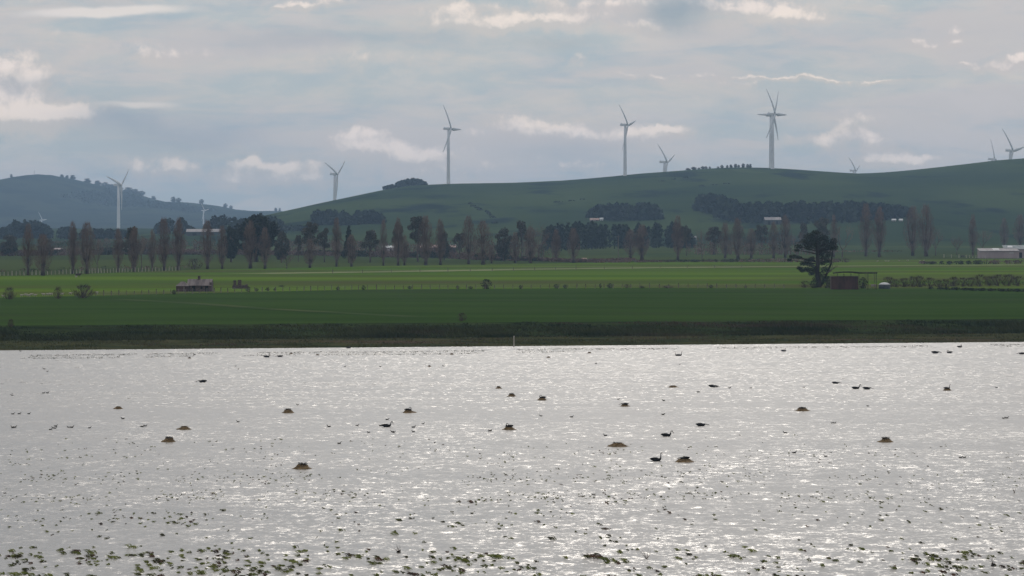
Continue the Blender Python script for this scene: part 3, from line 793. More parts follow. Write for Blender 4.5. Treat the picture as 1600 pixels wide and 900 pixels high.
ROW = 'bare poplars in the long row across the plain'
OTH = 'trees standing among and behind the poplars'
for a in [
    ('poplar', 44, 430, 350, 16, 'tall slim bare poplar, first from the left edge of the row', ROW),
    ('poplar', 67, 430.5, 367, 22, 'short wide bare poplar, second from the left edge of the row', ROW),
    ('poplar', 114, 427.5, 347, 15, 'tall slim bare poplar, third from the left, left one of a close pair', ROW),
    ('poplar', 136, 428, 348, 20, 'tall full bare poplar, fourth from the left, right one of a close pair', ROW),
    ('bare', 152, 425.5, 373, 20, 'low spreading bare tree just right of the fourth poplar', OTH),
    ('poplar', 185, 424.5, 358, 14, 'bare poplar directly in front of the tall left wind turbine tower', ROW),
    ('euc', 206, 422, 351, 30, 'dark leafy gum tree half hidden by poplars right of the left turbine tower', OTH, 1480),
    ('poplar', 210, 424.5, 356, 17, 'bare poplar in front of the dark gum, right of the left turbine tower', ROW),
    ('bare', 221, 423.5, 366, 24, 'bare tree leaning to the right beside the dark gum near the left turbine', OTH),
    ('poplar', 238, 423, 359, 11, 'thin bare poplar to the right of the dark gum, before a tall matched pair', ROW),
    ('poplar', 256, 422.5, 341, 17, 'very tall bare poplar, left of a matched pair above the stone cottage', ROW),
    ('poplar', 279, 422.5, 341, 18, 'very tall bare poplar, right of a matched pair above the stone cottage', ROW),
    ('twigbush', 304, 421, 403, 26, 'wide bare bush under the poplars, above the stone cottage roof', OTH),
    ('poplar', 324, 420.5, 345, 16, 'tall bare poplar to the right of the long low white barn', ROW),
    ('poplar', 347, 420.5, 353, 14, 'bare poplar at the left edge of the huge dark cypress', ROW),
    ('dense', 400, 419, 331, 84, 'huge dark spreading cypress, largest and blackest tree of the left half', OTH, 1750),
    ('dense', 361, 419, 354, 34, 'smaller dark cypress at the left foot of the huge one', OTH, 1720),
    ('dense', 440, 419, 360, 28, 'small dark round cypress at the right foot of the huge one', OTH, 1700),
    ('poplar', 391, 419.5, 346, 20, 'reddish bare poplar in front of the middle of the huge dark cypress', ROW),
    ('poplar', 414, 420, 356, 16, 'narrow reddish bare poplar in front of the right side of the huge dark cypress', ROW),
    ('bare', 448, 420, 398, 22, 'very small bare spreading tree alone right of the huge cypress', OTH),
    ('euc', 486, 418, 345, 32, 'tall brownish gum tree, left and taller of a pair right of the huge cypress', OTH, 1700),
    ('euc', 507, 418, 355, 25, 'gum tree with open crown, right and lower of a pair right of the huge cypress', OTH, 1720),
    ('euc', 466, 418, 365, 15, 'little gum tree just left of the tall brownish gum', OTH, 1740),
    ('poplar', 484, 418.5, 374, 15, 'short reddish bare poplar in front of the tall brownish gum', ROW),
    ('poplar', 526, 416.5, 341, 14, 'tall slim bare poplar just left of a pointed dark conifer', ROW),
    ('pine', 545, 417, 350, 17, 'pointed dark conifer standing among the bare poplars left of centre', OTH, 1690),
    ('poplar', 549, 416.5, 367, 14, 'short bare poplar in front of the pointed dark conifer', ROW),
    ('euc', 578, 416, 357, 33, 'wide low gum tree between the pointed conifer and a very thin poplar', OTH, 1720),
    ('poplar', 599, 415, 344, 10, 'very thin bare poplar beside the small white shed', ROW),
    ('euc', 622, 415, 345, 20, 'dark gum left of the red roofed long shed', OTH, 1640),
    ('poplar', 622, 415, 340, 14, 'tall bare poplar rising out of a dark gum left of the red roofed shed', ROW),
    ('poplar', 632, 414.5, 368, 12, 'short thin bare poplar left of the red roofed shed', ROW),
    ('euc', 653, 415, 336, 36, 'large dark gum tree behind the left end of the red roofed shed', OTH, 1760),
    ('poplar', 665, 414.5, 338, 18, 'tall bare poplar in front of the left part of the red roofed shed', ROW),
    ('dense', 694, 414, 361, 24, 'dark round tree above the right part of the red roofed shed', OTH, 1850, None, 2),
    ('poplar', 688, 414, 343, 15, 'bare poplar in front of the middle of the red roofed shed', ROW),
    ('poplar', 732, 412.5, 338, 16, 'tall bare poplar just right of the red roofed shed', ROW),
    ('poplar', 755, 413.5, 346, 24, 'broad full bare poplar, second right of the red roofed shed', ROW),
    ('poplar', 768, 411.5, 383, 10, 'very short bare poplar right of the broad poplar near the centre', ROW),
    ('euc', 718, 412, 362, 26, 'faint gum tree behind and between the poplars right of the red roofed shed', OTH, 1900),
    ('dense', 787, 411, 355, 34, 'dark round tree right of the broad poplar at the centre', OTH, 1800, None, 2),
    ('euc', 815, 411, 342, 26, 'tall open gum tree left of the dark wood at the centre', OTH, 1950),
    ('poplar', 805, 410.5, 363, 13, 'short bare poplar in front of the open gum at the centre', ROW),
    ('poplar', 829, 411, 355, 16, 'bare poplar at the left of a very wide bare tree near the centre', ROW),
    ('bare', 841, 408.5, 349, 32, 'very wide rounded bare tree at the left end of the dark central wood', OTH),
    ('poplar', 869, 408.5, 359, 14, 'faint bare poplar against the left part of the dark central wood', ROW),
    ('poplar', 896, 410.5, 357, 14, 'slender reddish poplar against the middle of the dark central wood', ROW),
    ('poplar', 985, 404.5, 359, 18, 'bare poplar against the dark wood, left of a close pair', ROW),
    ('poplar', 1003, 406, 351, 20, 'taller bare poplar against the dark wood, right of a close pair', ROW),
    ('poplar', 1059, 406.5, 337, 15, 'tall bare poplar at the right end of the dark central wood', ROW),
    ('euc', 1073, 405, 351, 18, 'gum tree just right of the tall poplar ending the dark wood', OTH, 2050),
    ('bare', 1097, 404.5, 358, 19, 'roundish bare tree right of the dark central wood', OTH),
    ('euc', 1116, 405, 353, 30, 'gum tree behind the poplars below the long hillside wood', OTH, 2150),
    ('poplar', 1133, 403.5, 349, 14, 'bare poplar, first of three below the long hillside wood', ROW),
    ('poplar', 1153, 405, 342, 19, 'tallest bare poplar, middle of three below the long hillside wood', ROW),
    ('poplar', 1174, 403.5, 358, 14, 'shortest bare poplar, right of three below the long hillside wood', ROW),
    ('euc', 1190, 404, 349, 22, 'gum tree left of the pale hillside shed', OTH, 2200),
    ('poplar', 1209, 403.5, 347, 14, 'bare poplar directly below the pale hillside shed', ROW),
    ('poplar', 1227, 402.5, 337, 17, 'tall bare poplar just right of the pale hillside shed', ROW),
    ('bare', 1245, 400, 361, 20, 'faint bare tree to the left of the lone tall cypress crown', OTH),
    ('euc', 1256, 403, 346, 20, 'small gum behind the left of the lone tall cypress', OTH, 2300),
    ('euc', 1284, 403, 338, 28, 'dark gum showing above the crown of the lone tall cypress', OTH, 2250),
    ('poplar', 1303, 402, 336, 10, 'thin bare poplar just behind the right of the lone cypress', ROW),
    ('fork', 1316, 402.5, 351, 26, 'bare tree forked wide into a Y right of the lone cypress', OTH, None, .3),
    ('poplar', 1353, 400.5, 319, 16, 'very tall bare poplar, left of the first tall pair right of the lone cypress', ROW),
    ('poplar', 1374, 401.5, 324, 18, 'very tall bare poplar, right of the first tall pair right of the lone cypress', ROW),
    ('poplar', 1426, 399.5, 323, 19, 'very tall full poplar, left of the second tall pair towards the right', ROW),
    ('poplar', 1447, 400.5, 320, 21, 'very tall full poplar, right of the second tall pair towards the right', ROW),
    ('bare', 1462, 399.5, 357, 26, 'bare tree spreading right beside the second tall poplar pair', OTH),
    ('bare', 1495, 398.5, 368, 18, 'small bare tree alone between two poplars left of the pink shed', OTH),
    ('poplar', 1520, 399.5, 336, 12, 'slim bare poplar left of the long pink farm shed', ROW),
    ('bare', 1536, 395, 359, 28, 'wide bare tree behind the left end of the pink farm shed', OTH),
    ('poplar', 1569, 390, 341, 12, 'thin bare poplar behind the pink farm shed', ROW),
    ('poplar', 1594, 388, 336, 16, 'bare poplar behind the pink farm shed at the right edge', ROW),
    ('dense', 14, 400, 366, 36, 'dark round tree at the left edge behind the first poplar', OTH, None, None, 2),
    ('dense', 72, 398, 371, 30, 'dark round tree behind the second poplar from the left', OTH, None, None, 2),
]:
    tree(*a)

BUSHF = 'bushes along the fence and in the near fields'
for a in [
    ('twigbush', 15, 468, 448, 22, 'round dark bare bush at the left edge beside the sheep', BUSHF),
    ('twigbush', 91, 467, 447, 16, 'narrow dark bare bush in the middle of the sheep', BUSHF),
    ('twigbush', 130, 466, 443, 36, 'widest dark bare bush, right of the sheep', BUSHF),
    ('bush', 272, 460, 452, 8, 'small dark bush at the left corner of the stone cottage', BUSHF),
    ('bush', 388, 456, 447, 9, 'small dark bush right of the ruined wall', BUSHF),
    ('bush', 401, 455, 450, 7, 'low dark bush second right of the ruined wall', BUSHF),
    ('bush', 418, 454.5, 449, 8, 'low dark bush third right of the ruined wall', BUSHF),
    ('bush', 429, 454, 450, 5, 'tiny dark bush fourth right of the ruined wall', BUSHF),
    ('bush', 440, 448, 445.5, 12, 'flat dark patch of scrub out in the bright pasture', BUSHF),
    ('bush', 528, 453.5, 447.5, 7, 'dark little bush on the fence halfway from ruin to the largest fence bush', BUSHF),
    ('bush', 568, 453, 445.5, 8, 'taller dark little bush on the fence left of the centre', BUSHF),
    ('bush', 640, 451.5, 446.5, 8, 'dark low bush on the fence left of the largest fence bush', BUSHF),
    ('bush', 715, 451.5, 446, 7, 'dark small bush on the fence, second left of the largest fence bush', BUSHF),
    ('bush', 735, 451.5, 447, 9, 'low dark bush immediately left of the largest fence bush', BUSHF),
    ('bush', 760, 451.5, 435, 20, 'largest leafy bush on the fence line at the centre', BUSHF),
    ('bush', 813, 451, 445, 6, 'small upright dark bush right of the largest fence bush', BUSHF),
    ('bush', 869, 450.5, 443.5, 11, 'dark bush with ragged top left of two thin saplings', BUSHF),
    ('bush', 883, 450.5, 444, 8, 'dark saplings pair on the fence right of centre', BUSHF),
    ('bush', 938, 450, 442.5, 5, 'very thin sapling on the fence right of centre', BUSHF),
    ('bush', 953, 450, 442, 11, 'round pale green bush on the fence right of centre', BUSHF),
    ('twigbush', 980, 450, 443.5, 13, 'brown bush on the fence right of the round pale one', BUSHF),
    ('bush', 1003, 450, 446.5, 12, 'low wide bush on the fence right of the brown one', BUSHF),
    ('twigbush', 1043, 450, 446, 24, 'long low brown scrub on the fence right of the brown bush', BUSHF),
    ('bush', 1111, 450, 444.5, 8, 'lone dark bush on the fence halfway to the lone cypress', BUSHF),
    ('bush', 1165, 450, 446.5, 6, 'tiny dark bush on the fence, left of the lone cypress', BUSHF),
    ('twigbush', 722, 502, 488, 16, 'lone brown bush at the top of the lake bank near the centre', BUSHF),
    ('twigbush', 17, 511, 498, 12, 'lone brown bush at the top of the lake bank near the left edge', BUSHF),
    ('twigbush', 1258, 449.5, 438, 20, 'brown scrub at the left foot of the lone cypress', BUSHF),
    ('bush', 1272, 450, 436, 16, 'dark scrub against the trunk foot of the lone cypress', BUSHF),
    ('bush', 1293, 450, 430, 20, 'dark bush between the lone cypress and the red brick shed', BUSHF),
    ('bush', 1348, 450.5, 432, 16, 'dark bush under the canopy roof right of the red brick shed', BUSHF),
]:
    tree(*a)
k = 0
names = ['first', 'second', 'third', 'fourth', 'fifth', 'sixth', 'seventh', 'eighth', 'ninth', 'tenth', 'eleventh', 'twelfth', 'thirteenth', 'fourteenth', 'fifteenth', 'sixteenth']
for px, b, t, wd in [(1388, 448, 432, 16), (1400, 448, 436, 10), (1413, 448, 434, 13), (1425, 448, 431, 14), (1437, 448, 430, 14), (1452, 448, 433, 15), (1467, 448, 437, 12), (1478, 448, 436, 14),
                     (1490, 447, 432, 14), (1504, 447, 433, 15), (1517, 447, 433, 13), (1531, 447, 428, 16), (1546, 446, 431, 15), (1560, 446, 428, 17), (1575, 446, 428, 18), (1591, 446, 431, 18)]:
    tree('twigbush', px, b + .8, t - .6, wd * 1.55, 'dark shrub, %s right of the white topped tank in the shrub row' % names[k], 'shrub row right of the water tank')
    k += 1

# lone cypress beside the brick shed: clumps set where its boughs end
def lone_cypress():
    p = hit(1279, 449)
    mpp = p.y / F
    rg = random.Random(99)
    t = empty('cypress_tree', p, 'lone tall dark cypress with layered boughs beside the red brick shed', 'tree')
    L = lambda px, py: ((px - 1279) * mpp, (449 - py) * mpp)
    tr, cr = MB(), MB()
    spine = [(1279, 452), (1279, 440), (1277, 425), (1278, 410), (1277, 395), (1276, 380), (1274, 368)]
    pts = [(L(*q)[0], 0, L(*q)[1]) for q in spine]
    tr.tube(pts, [.95, .72, .62, .54, .44, .32, .12], 8)
    x2 = [(1283, 446), (1292, 428), (1299, 412), (1301, 395), (1303, 382)]
    tr.tube([(L(*q)[0], .8, L(*q)[1]) for q in x2], [.42, .33, .26, .2, .08], 6)
    cl = [(1275, 363, 7, 3), (1268, 373, 10, 6), (1280, 375, 10, 6), (1290, 374, 7, 5), (1262, 381, 8, 4), (1276, 384, 10, 5), (1290, 391, 7, 5), (1299, 383, 7, 5), (1274, 366, 8, 5), (1264, 370, 8, 5), (1284, 371, 9, 5), (1256, 378, 7, 4.5), (1270, 378, 9, 5), (1288, 381, 9, 5), (1248, 385, 6, 3), (1262, 386, 6, 4), (1282, 389, 8, 4.5), (1296, 388, 6, 4),
          (1302, 377, 6, 5), (1304, 387, 5, 4), (1245, 391, 4, 2), (1296, 398, 6, 4), (1239, 401, 6, 2.8), (1233, 406, 4, 2.2), (1248, 402, 5, 2.2), (1262, 407, 6, 3), (1268, 404, 5, 3), (1288, 403, 7, 4), (1284, 396, 6, 3),
          (1256, 412, 6, 3), (1250, 419, 5, 3), (1266, 413, 6, 3.5), (1286, 411, 6, 3.5), (1262, 421, 6, 3.5), (1268, 427, 5, 3.5), (1288, 421, 7, 4), (1272, 420, 5, 4), (1284, 430, 6, 5), (1254, 423, 4, 2.5), (1294, 408, 5, 3), (1278, 436, 7, 5), (1290, 438, 6, 5)]
    for cx, cyy, rx, rz in cl:
        x, z = L(cx, cyy)
        y = rg.uniform(-1, 1) * max(.4, (3.2 - abs(x) * .35))
        r = rx * mpp * 1.15; rzz = rz * mpp * 1.2
        oz = max(.8, z - rg.uniform(.4, 1.6)); 
        tr.tube([(pts[3][0] if z < 8 else pts[4][0], 0, oz), (x * .55, y * .5, oz + (z - oz) * .35 + .25), (x, y, z)], [.19, .12, .04], 4, cap=False)
        for _ in range(int(170 + 24 * rx)):
            v = Vector((rg.gauss(0, 1), rg.gauss(0, 1), rg.gauss(0, 1))).normalized() * rg.random() ** .45
            cr.leaf((x + v.x * r, y + v.y * r, z + v.z * rzz), rg.uniform(.18, .42), rg)
    tr.build('trunk', M['darkbark'], t, True)
    cr.build('crown', M['pine'], t)
    # bare dead boughs hanging low on the right side
    db = MB()
    for a, b, c in [((1285, 420), (1296, 412), (1308, 408)), ((1286, 430), (1298, 424), (1309, 412)), ((1284, 436), (1300, 420), (1303, 404)), ((1292, 428), (1302, 420), (1311, 414))]:
        db.tube([(L(*a)[0], .3, L(*a)[1]), (L(*b)[0], .5, L(*b)[1]), (L(*c)[0], .2, L(*c)[1])], [.13, .09, .03], 4)
    db.build('dead_bough', M['bark'], t, True)
lone_cypress()

# ------------------------------------------------------------------ woods that read as one mass
def rnd_row(rg):
    return rg.uniform(-.3, 1.3)
def wood(name, mat, edge_pts, depth, space, hgt, leafsz, per, seed, cone=.5, Yfix=None):
    """edge_pts: (px, base py, top py) along the front edge"""
    rg = random.Random(seed)
    mb = MB()
    for (x0, b0, t0), (x1, b1, t1) in zip(edge_pts, edge_pts[1:]):
        A, B = (hit(x0, b0), hit(x1, b1)) if Yfix is None else (on_land(x0, Yfix), on_land(x1, Yfix))
        L = abs(x1 - x0) / F * (A.y + B.y) / 2
        n = max(2, int(L / space))
        rows = max(1, int(depth / (space * 1.5)))
        for i in range(n):
            u = (i + rg.random()) / n
            for j in range(rows):
                u = (i + rnd_row(rg)) / n
                px = x0 + (x1 - x0) * u
                base = A.lerp(B, u)
                Y = base.y + j * space * 1.5 + rg.uniform(-.4, .4) * space
                x = (px - 800) / F * base.y + rg.uniform(-.3, .3) * space
                z = zt(x, Y)
                top = t0 + (t1 - t0) * u
                zt_abs = CAM_H + (HOR - top) / F * Y
                h = min(max(hgt * .35, zt_abs - z), hgt * 1.6) * rg.uniform(.80, 1.04)
                r = max(space * .62, h * .22)
                mb.tube([(x, Y, z - .5), (x, Y, z + h * .5)], [.3, .2], 3, cap=False)
                for _ in range(per):
                    t = rg.random() ** .8
                    rr = r * (1 - cone * t) * rg.random() ** .5 * (1.0 if t < .8 else (1 - t) / .2 * .8 + .2)
                    a = rg.uniform(0, 6.28)
                    mb.leaf((x + rr * math.cos(a), Y + rr * math.sin(a), z + h * (.06 + .92 * t)), leafsz * rg.uniform(.6, 1.3), rg, asp=.8)
    return stuff(mb.build(name, mat))
wood('pine_wood', M['wood'], [(604, 296, 294), (615, 294, 287), (630, 291.5, 281), (645, 290.5, 278), (655, 289.5, 280), (660, 289, 287)], 40, 8, 14, 3.2, 110, 1, .3, YR - 60)
wood('pine_wood', M['wood'], [(492, 352, 338), (498, 352, 328), (515, 352, 328), (536, 352, 330), (541, 352, 340)], 50, 8, 20, 4.5, 70, 2)
wood('pine_wood', M['wood'], [(550, 351, 340), (560, 351, 331), (580, 350, 329), (590, 350, 334), (594, 350, 342)], 40, 8, 20, 4.5, 70, 3)
wood('pine_wood', M['wood'], [(930, 340, 322), (950, 344, 319), (980, 345, 318.5), (1010, 345, 318.5), (1022, 344, 321), (1028, 343, 332)], 70, 9, 25, 5, 70, 4)
wood('pine_wood', M['wood'], [(1097, 330, 307), (1110, 335, 304), (1135, 344, 306), (1150, 348, 318), (1190, 349, 317), (1260, 350, 316), (1310, 349, 315), (1345, 347, 316), (1370, 345, 318), (1395, 343, 321), (1420, 341, 325)], 130, 10, 25, 5.5, 60, 5)
wood('cypress_wood', M['wood'], [(856, 392, 353), (875, 392, 347), (905, 391, 345), (925, 390, 347), (940, 389, 351), (975, 389, 350), (1010, 388, 349), (1045, 388, 347), (1060, 388, 349), (1075, 388, 360), (1082, 388, 372)], 40, 5.5, 16, 2.2, 110, 6, .35)
wood('left_wood', M['wood'], [(-30, 374, 357), (6, 374, 356), (14, 373, 347), (28, 373, 343.5), (45, 373, 344), (60, 373, 348), (75, 373, 355), (100, 374, 355), (150, 374, 358), (200, 373, 360)], 60, 9, 15, 3.6, 60, 7, .4)
wood('left_wood', M['wood'], [(246, 366, 350), (256, 366, 342), (280, 366, 341), (290, 366, 346), (294, 366, 356)], 40, 9, 15, 3.6, 70, 8, .3)
wood('left_wood', M['wood'], [(322, 366, 345), (332, 366, 337), (350, 366, 336), (370, 366, 340), (400, 366, 336), (420, 366, 333), (432, 366, 340), (438, 366, 350)], 40, 9, 15, 3.6, 70, 9, .3)
wood('left_wood', M['wood'], [(440, 361, 351), (470, 361, 352), (495, 360, 352)], 30, 9, 9, 3, 50, 10, .3)
wood('hedgerow', M['hedge'], [(0, 400, 391), (60, 400, 389), (130, 399, 388), (210, 398, 386), (290, 398, 388), (360, 398, 389), (450, 399, 391), (520, 400, 391), (600, 402, 391), (700, 404, 393), (760, 407, 397), (830, 408, 401), (900, 410, 405), (990, 408, 404)], 16, 2.4, 4.5, .9, 60, 11, .2)
wood('gully_scrub', M['wood'], [(733, 318, 316.5), (742, 324, 322), (752, 328, 326), (762, 333, 330), (768, 340, 337), (771, 350, 347)], 12, 5, 4, 2.2, 22, 41, .3)
wood('gully_scrub', M['wood'], [(1040, 283, 281.5), (1062, 280, 278.5), (1085, 276, 274.5)], 20, 9, 3, 2.2, 14, 42, .3)
wood('gully_scrub', M['wood'], [(1088, 292, 290.5), (1110, 290, 288.5), (1140, 287, 286)], 20, 9, 3, 2.2, 14, 43, .3)
wood('gully_scrub', M['wood'], [(866, 317, 315.5), (885, 315, 313.2), (910, 312, 311)], 20, 9, 3, 2.2, 14, 44, .3)
wood('bare_thicket', M['hedge'], [(60, 392, 376), (110, 392, 374), (200, 391, 370), (240, 391, 372), (310, 391, 374), (350, 392, 377)], 40, 5, 6, .8, 42, 31, .3)
wood('bare_thicket', M['hedge'], [(440, 396, 374), (470, 396, 376), (530, 396, 373), (600, 397, 375), (660, 398, 379), (720, 399, 374), (780, 400, 373), (860, 402, 376)], 50, 5, 7, .8, 40, 32, .3)
wood('bare_thicket', M['hedge'], [(1080, 398, 379), (1130, 398, 376), (1180, 398, 378), (1250, 398, 375), (1310, 398, 380)], 50, 5, 7, .8, 36, 33, .3)
wood('hedgerow', M['hedge'], [(930, 410.5, 407), (1000, 410, 406), (1100, 409.5, 405.5), (1240, 410, 403), (1330, 410, 404)], 20, 3, 1.6, .6, 26, 12, .2)
wood('hedgerow', M['hedge'], [(1430, 412, 408), (1470, 413.5, 408), (1540, 413, 406), (1610, 412, 405)], 10, 2.6, 1.8, .6, 40, 13, .2)
wood('hedgerow', M['hedge'], [(1090, 392, 390), (1180, 392, 389.5), (1330, 394, 391), (1420, 393, 391)], 6, 6, 2, .9, 22, 14, .2)
wood('scrub_line', M['bushleaf'], [(1460, 452, 449), (1500, 453.5, 449), (1550, 455, 450.5), (1610, 456.5, 452)], 5, 1.6, 1.2, .35, 50, 15, .2)
wood('scrub_line', M['hedge'], [(-20, 425, 421), (100, 424, 417), (200, 421, 415), (290, 419, 415)], 4, 3.5, 1.0, .5, 22, 16, .2)

# skyline trees on the far hill and the green hill
def skyline(px, y0, y1):
    best = None
    for i in range(120):
        Y = y0 + (y1 - y0) * i / 119
        p = on_land(px, Y)
        e = (p.z - CAM_H) / Y
        if best is None or e > best[0]: best = (e, p)
    return best[1]
def sky_tree(kind, px, hpx, wpx, label, group, y0, y1, var=None):
    p = skyline(px, y0, y1)
    p.z -= hpx * .22 * p.y / F
    hpx *= 1.22
    py = HOR + (CAM_H - p.z) / p.y * F
    return tree(kind, px, py, py - hpx, wpx, label, group, p.y, None, var, p)
SKY1 = 'trees on the skyline of the blue hill'
for px, b, t, wd, lab in [(18, 285, 279, 5, 'tiny tree on the left slope of the blue hill'), (97, 280, 275, 6, 'small tree high on the right slope of the blue hill, first below the top'),
                          (105, 282, 277, 6, 'small tree second below the top of the blue hill'), (114, 284, 276, 9, 'round tree standing clear on the blue hill skyline'),
                          (137, 291, 283, 12, 'larger flat topped tree on the blue hill skyline'), (153, 295, 287, 11, 'pale round tree on the blue hill skyline'),
                          (165, 298, 291, 10, 'tree at the left end of the dense blue hill skyline trees'), (175, 300, 293, 11, 'second tree of the dense blue hill skyline trees'),
                          (186, 304, 296, 12, 'tree just behind the left turbine hub on the blue hill'), (200, 308, 300, 12, 'tree right of the left turbine on the blue hill skyline'),
                          (211, 312, 304, 13, 'broad tree low on the right slope of the blue hill'), (221, 315, 308, 11, 'last tree of the dense blue hill skyline trees'),
                          (240, 317, 312, 8, 'low tree in the saddle of the blue hill'), (271, 316, 308, 9, 'left tree of a pair on the blue hill shoulder'), (279, 316, 309, 9, 'right tree of a pair on the blue hill shoulder'),
                          (315, 322, 314, 8, 'dark tree beside the small white turbine on the blue ridge'), (352, 329, 322, 7, 'left tree of a pair on the low blue ridge'), (361, 330, 325, 6, 'right tree of a pair on the low blue ridge'),
                          (431, 331, 326, 5, 'left tree of a tiny pair where the ridges meet'), (437, 331, 326, 4, 'right tree of a tiny pair where the ridges meet')]:
    sky_tree('dense', px, (b - t) * (.95 if px > 160 else .8), wd * (1.55 if px > 160 and px < 230 else 1.2), lab, SKY1, 9000, 11500, 2)
SKY2 = 'trees on the skyline of the green hill'
for i, (px, h, wd) in enumerate([(1075, 3, 8), (1084, 4.5, 9), (1092, 2.5, 5), (1098, 4.5, 6), (1103, 4, 5), (1109, 3, 4), (1122, 2.5, 4), (1128, 4.5, 5), (1136, 4, 4), (1142, 4.5, 5), (1149, 5.5, 6), (1154, 4, 4), (1161, 6, 6), (1168, 5.5, 5), (1172, 5.5, 5)]):
    lab = 'dark tree on the green hilltop, %s from the left in the skyline row' % names[i]
    sky_tree('dense', px, h, wd * 1.25, lab, SKY2, 4300, 5600, 2)
wood('hill_scrub', M['wood'], [(100, 300, 297), (150, 308, 304), (220, 322, 317), (300, 330, 326)], 700, 26, 9, 6, 26, 22, .3, 9500)
wood('hill_scrub', M['wood'], [(165, 300, 294), (190, 306, 299), (205, 310, 303), (225, 315, 309)], 120, 12, 12, 5, 40, 21, .3, 10200)

# ------------------------------------------------------------------ wind turbines
def blade_mesh():
    """blade of 38 m pointing up +Z, rotor axis +X, bending towards -X"""
    mb = MB()
    n = 14
    sec = []
    for i in range(n + 1):
        t = i / n
        r = 38.0 * t
        ch = (1.0 if t < .04 else 1.0 + (t - .04) / .14 * .85 if t < .18 else 1.85 - (t - .18) / .82 * 1.45) * 1.35
        th = (.95 if t < .04 else .95 - (t - .04) / .14 * .45 if t < .18 else .5 - (t - .18) / .82 * .40) * 1.3
        tw = R(16) * (1 - t) ** 1.5 + R(4)
        bend = -3.4 * t * t
        ring = []
        for k in range(8):
            a = 2 * math.pi * k / 8
            y, x = ch * math.cos(a) * (1.0) + ch * .25 * (1 if t > .1 else 0), th * math.sin(a)
            ring.append((x * math.cos(tw) - y * math.sin(tw) * .6 + bend, x * math.sin(tw) + y * math.cos(tw), r))
        sec.append(ring)
    for ring in sec: mb.v += ring
    for i in range(n):
        for k in range(8):
            k2 = (k + 1) % 8
            mb.f.append((i * 8 + k, i * 8 + k2, (i + 1) * 8 + k2, (i + 1) * 8 + k))
    mb.f.append(tuple(range(n * 8, n * 8 + 8)))
    return mb.mesh('blade', M['white'], True)
BLADE = blade_mesh()
def tower_mesh(h):
    return MB().lathe([(2.55, -3), (2.55, 0), (2.4, h * .25), (2.1, h * .6), (1.65, h - 1.6)], 18).mesh('tower', M['white'], True)
def nacelle_mesh():
    mb = MB()
    prof = [(-1.5, -1.7), (1.5, -1.7), (1.9, -1.2), (1.9, 1.3), (1.4, 1.8), (-1.4, 1.8), (-1.9, 1.3), (-1.9, -1.2)]
    b = 0
    for x, s, dz in ((-7.2, .72, .25), (-6.6, .95, .05), (0, 1.0, 0), (2.2, .92, 0), (2.9, .7, 0)):
        mb.v += [(x, y * s, z * s + dz) for y, z in prof]
    for i in range(4):
        for k in range(8):
            k2 = (k + 1) % 8
            mb.f.append((i * 8 + k, i * 8 + k2, (i + 1) * 8 + k2, (i + 1) * 8 + k))
    mb.f.append(tuple(reversed(range(8)))); mb.f.append(tuple(range(32, 40)))
    mb.box(-6.4, -.6, 1.75, -5.2, .6, 2.6)
    return mb.mesh('nacelle', M['white'])
NAC = nacelle_mesh()
HUBM = None
def hub_mesh():
    mb = MB()
    prof = [(1.5, -1.3), (1.75, -.4), (1.7, .6), (1.35, 1.6), (.7, 2.3), (.1, 2.6)]
    n = 14
    for r, x in prof:
        for k in range(n):
            a = 2 * math.pi * k / n
            mb.v.append((x, r * math.cos(a), r * math.sin(a)))
    for i in range(len(prof) - 1):
        for k in range(n):
            k2 = (k + 1) % n
            mb.f.append((i * n + k, i * n + k2, (i + 1) * n + k2, (i + 1) * n + k))
    mb.f.append(tuple(reversed(range(n)))); mb.f.append(tuple((len(prof) - 1) * n + k for k in range(n)))
    return mb.mesh('hub', M['white'], True)
HUBM = hub_mesh()
def turbine(px, hub_py, Y, blade_px, theta, label, yaw=-25, base_px=None):
    """theta: angle of the first blade from straight right, anticlockwise as seen; px: hub"""
    s = blade_px * Y / F / 38.0
    hub = at(px, hub_py, Y)
    ax = Vector((math.cos(R(yaw)), math.sin(R(yaw)), 0))
    o = hub - ax * (4.3 * s)
    ground = zt(o.x, o.y)
    h = (hub.z - ground) / s
    t = empty('wind_turbine', (o.x, o.y, ground), label, 'wind turbine', 'wind turbines on the hills', R(yaw), (s, s, s))
    link('tower', tower_mesh(h), t)
    nc = link('nacelle', NAC, t); nc.location = (0, 0, h)
    hb = link('hub', HUBM, t); hb.location = (4.3, 0, h)
    for k in range(3):
        b = link('blade', BLADE, t)
        b.location = (4.3, 0, h)
        # local +Y points away from the viewer and a little right; blade starts along +Z
        b.rotation_euler = (-(math.pi / 2 - R(theta + 120 * k)), 0, 0)
    return t
turbine(189, 289, 5700, 40, 281, 'white wind turbine before the blue hill, tallest one left of the green hill')
turbine(319.5, 329, 8200, 17, 128, 'small distant turbine half lost before the low blue ridge')
turbine(66, 344, 8200, 15.5, 125, 'tiny distant turbine at the far left behind the poplars')
turbine(527, 272, 5500, 40, 274, 'wind turbine rising behind the left slope of the green hill')
turbine(705, 201, 4990, 43, 120, 'wind turbine on the hill crest just right of the dark pine clump')
turbine(981, 195, 4900, 41, 128 + 3, 'tall wind turbine on the crest above the hill centre')
turbine(1042.5, 253, 5450, 41, 258 - 120, 'low turbine mostly hidden behind the crest, right of the tall central one')
turbine(1211.5, 178, 4850, 44, 120, 'front turbine of the overlapping pair, tallest tower on the right of the hill', -33)
turbine(1208.8, 180, 5150, 44, 60, 'rear turbine of the overlapping pair, its tower just left of the front one', -33)
turbine(1337, 266.5, 6200, 31, 140, 'small turbine showing only its rotor in the dip of the hill')
turbine(1554, 248.5, 5700, 34, 112, 'turbine with one blade showing above the crest near the right edge')
turbine(1583, 235, 5300, 43, 129, 'turbine with hub above the crest at the right edge', -38)

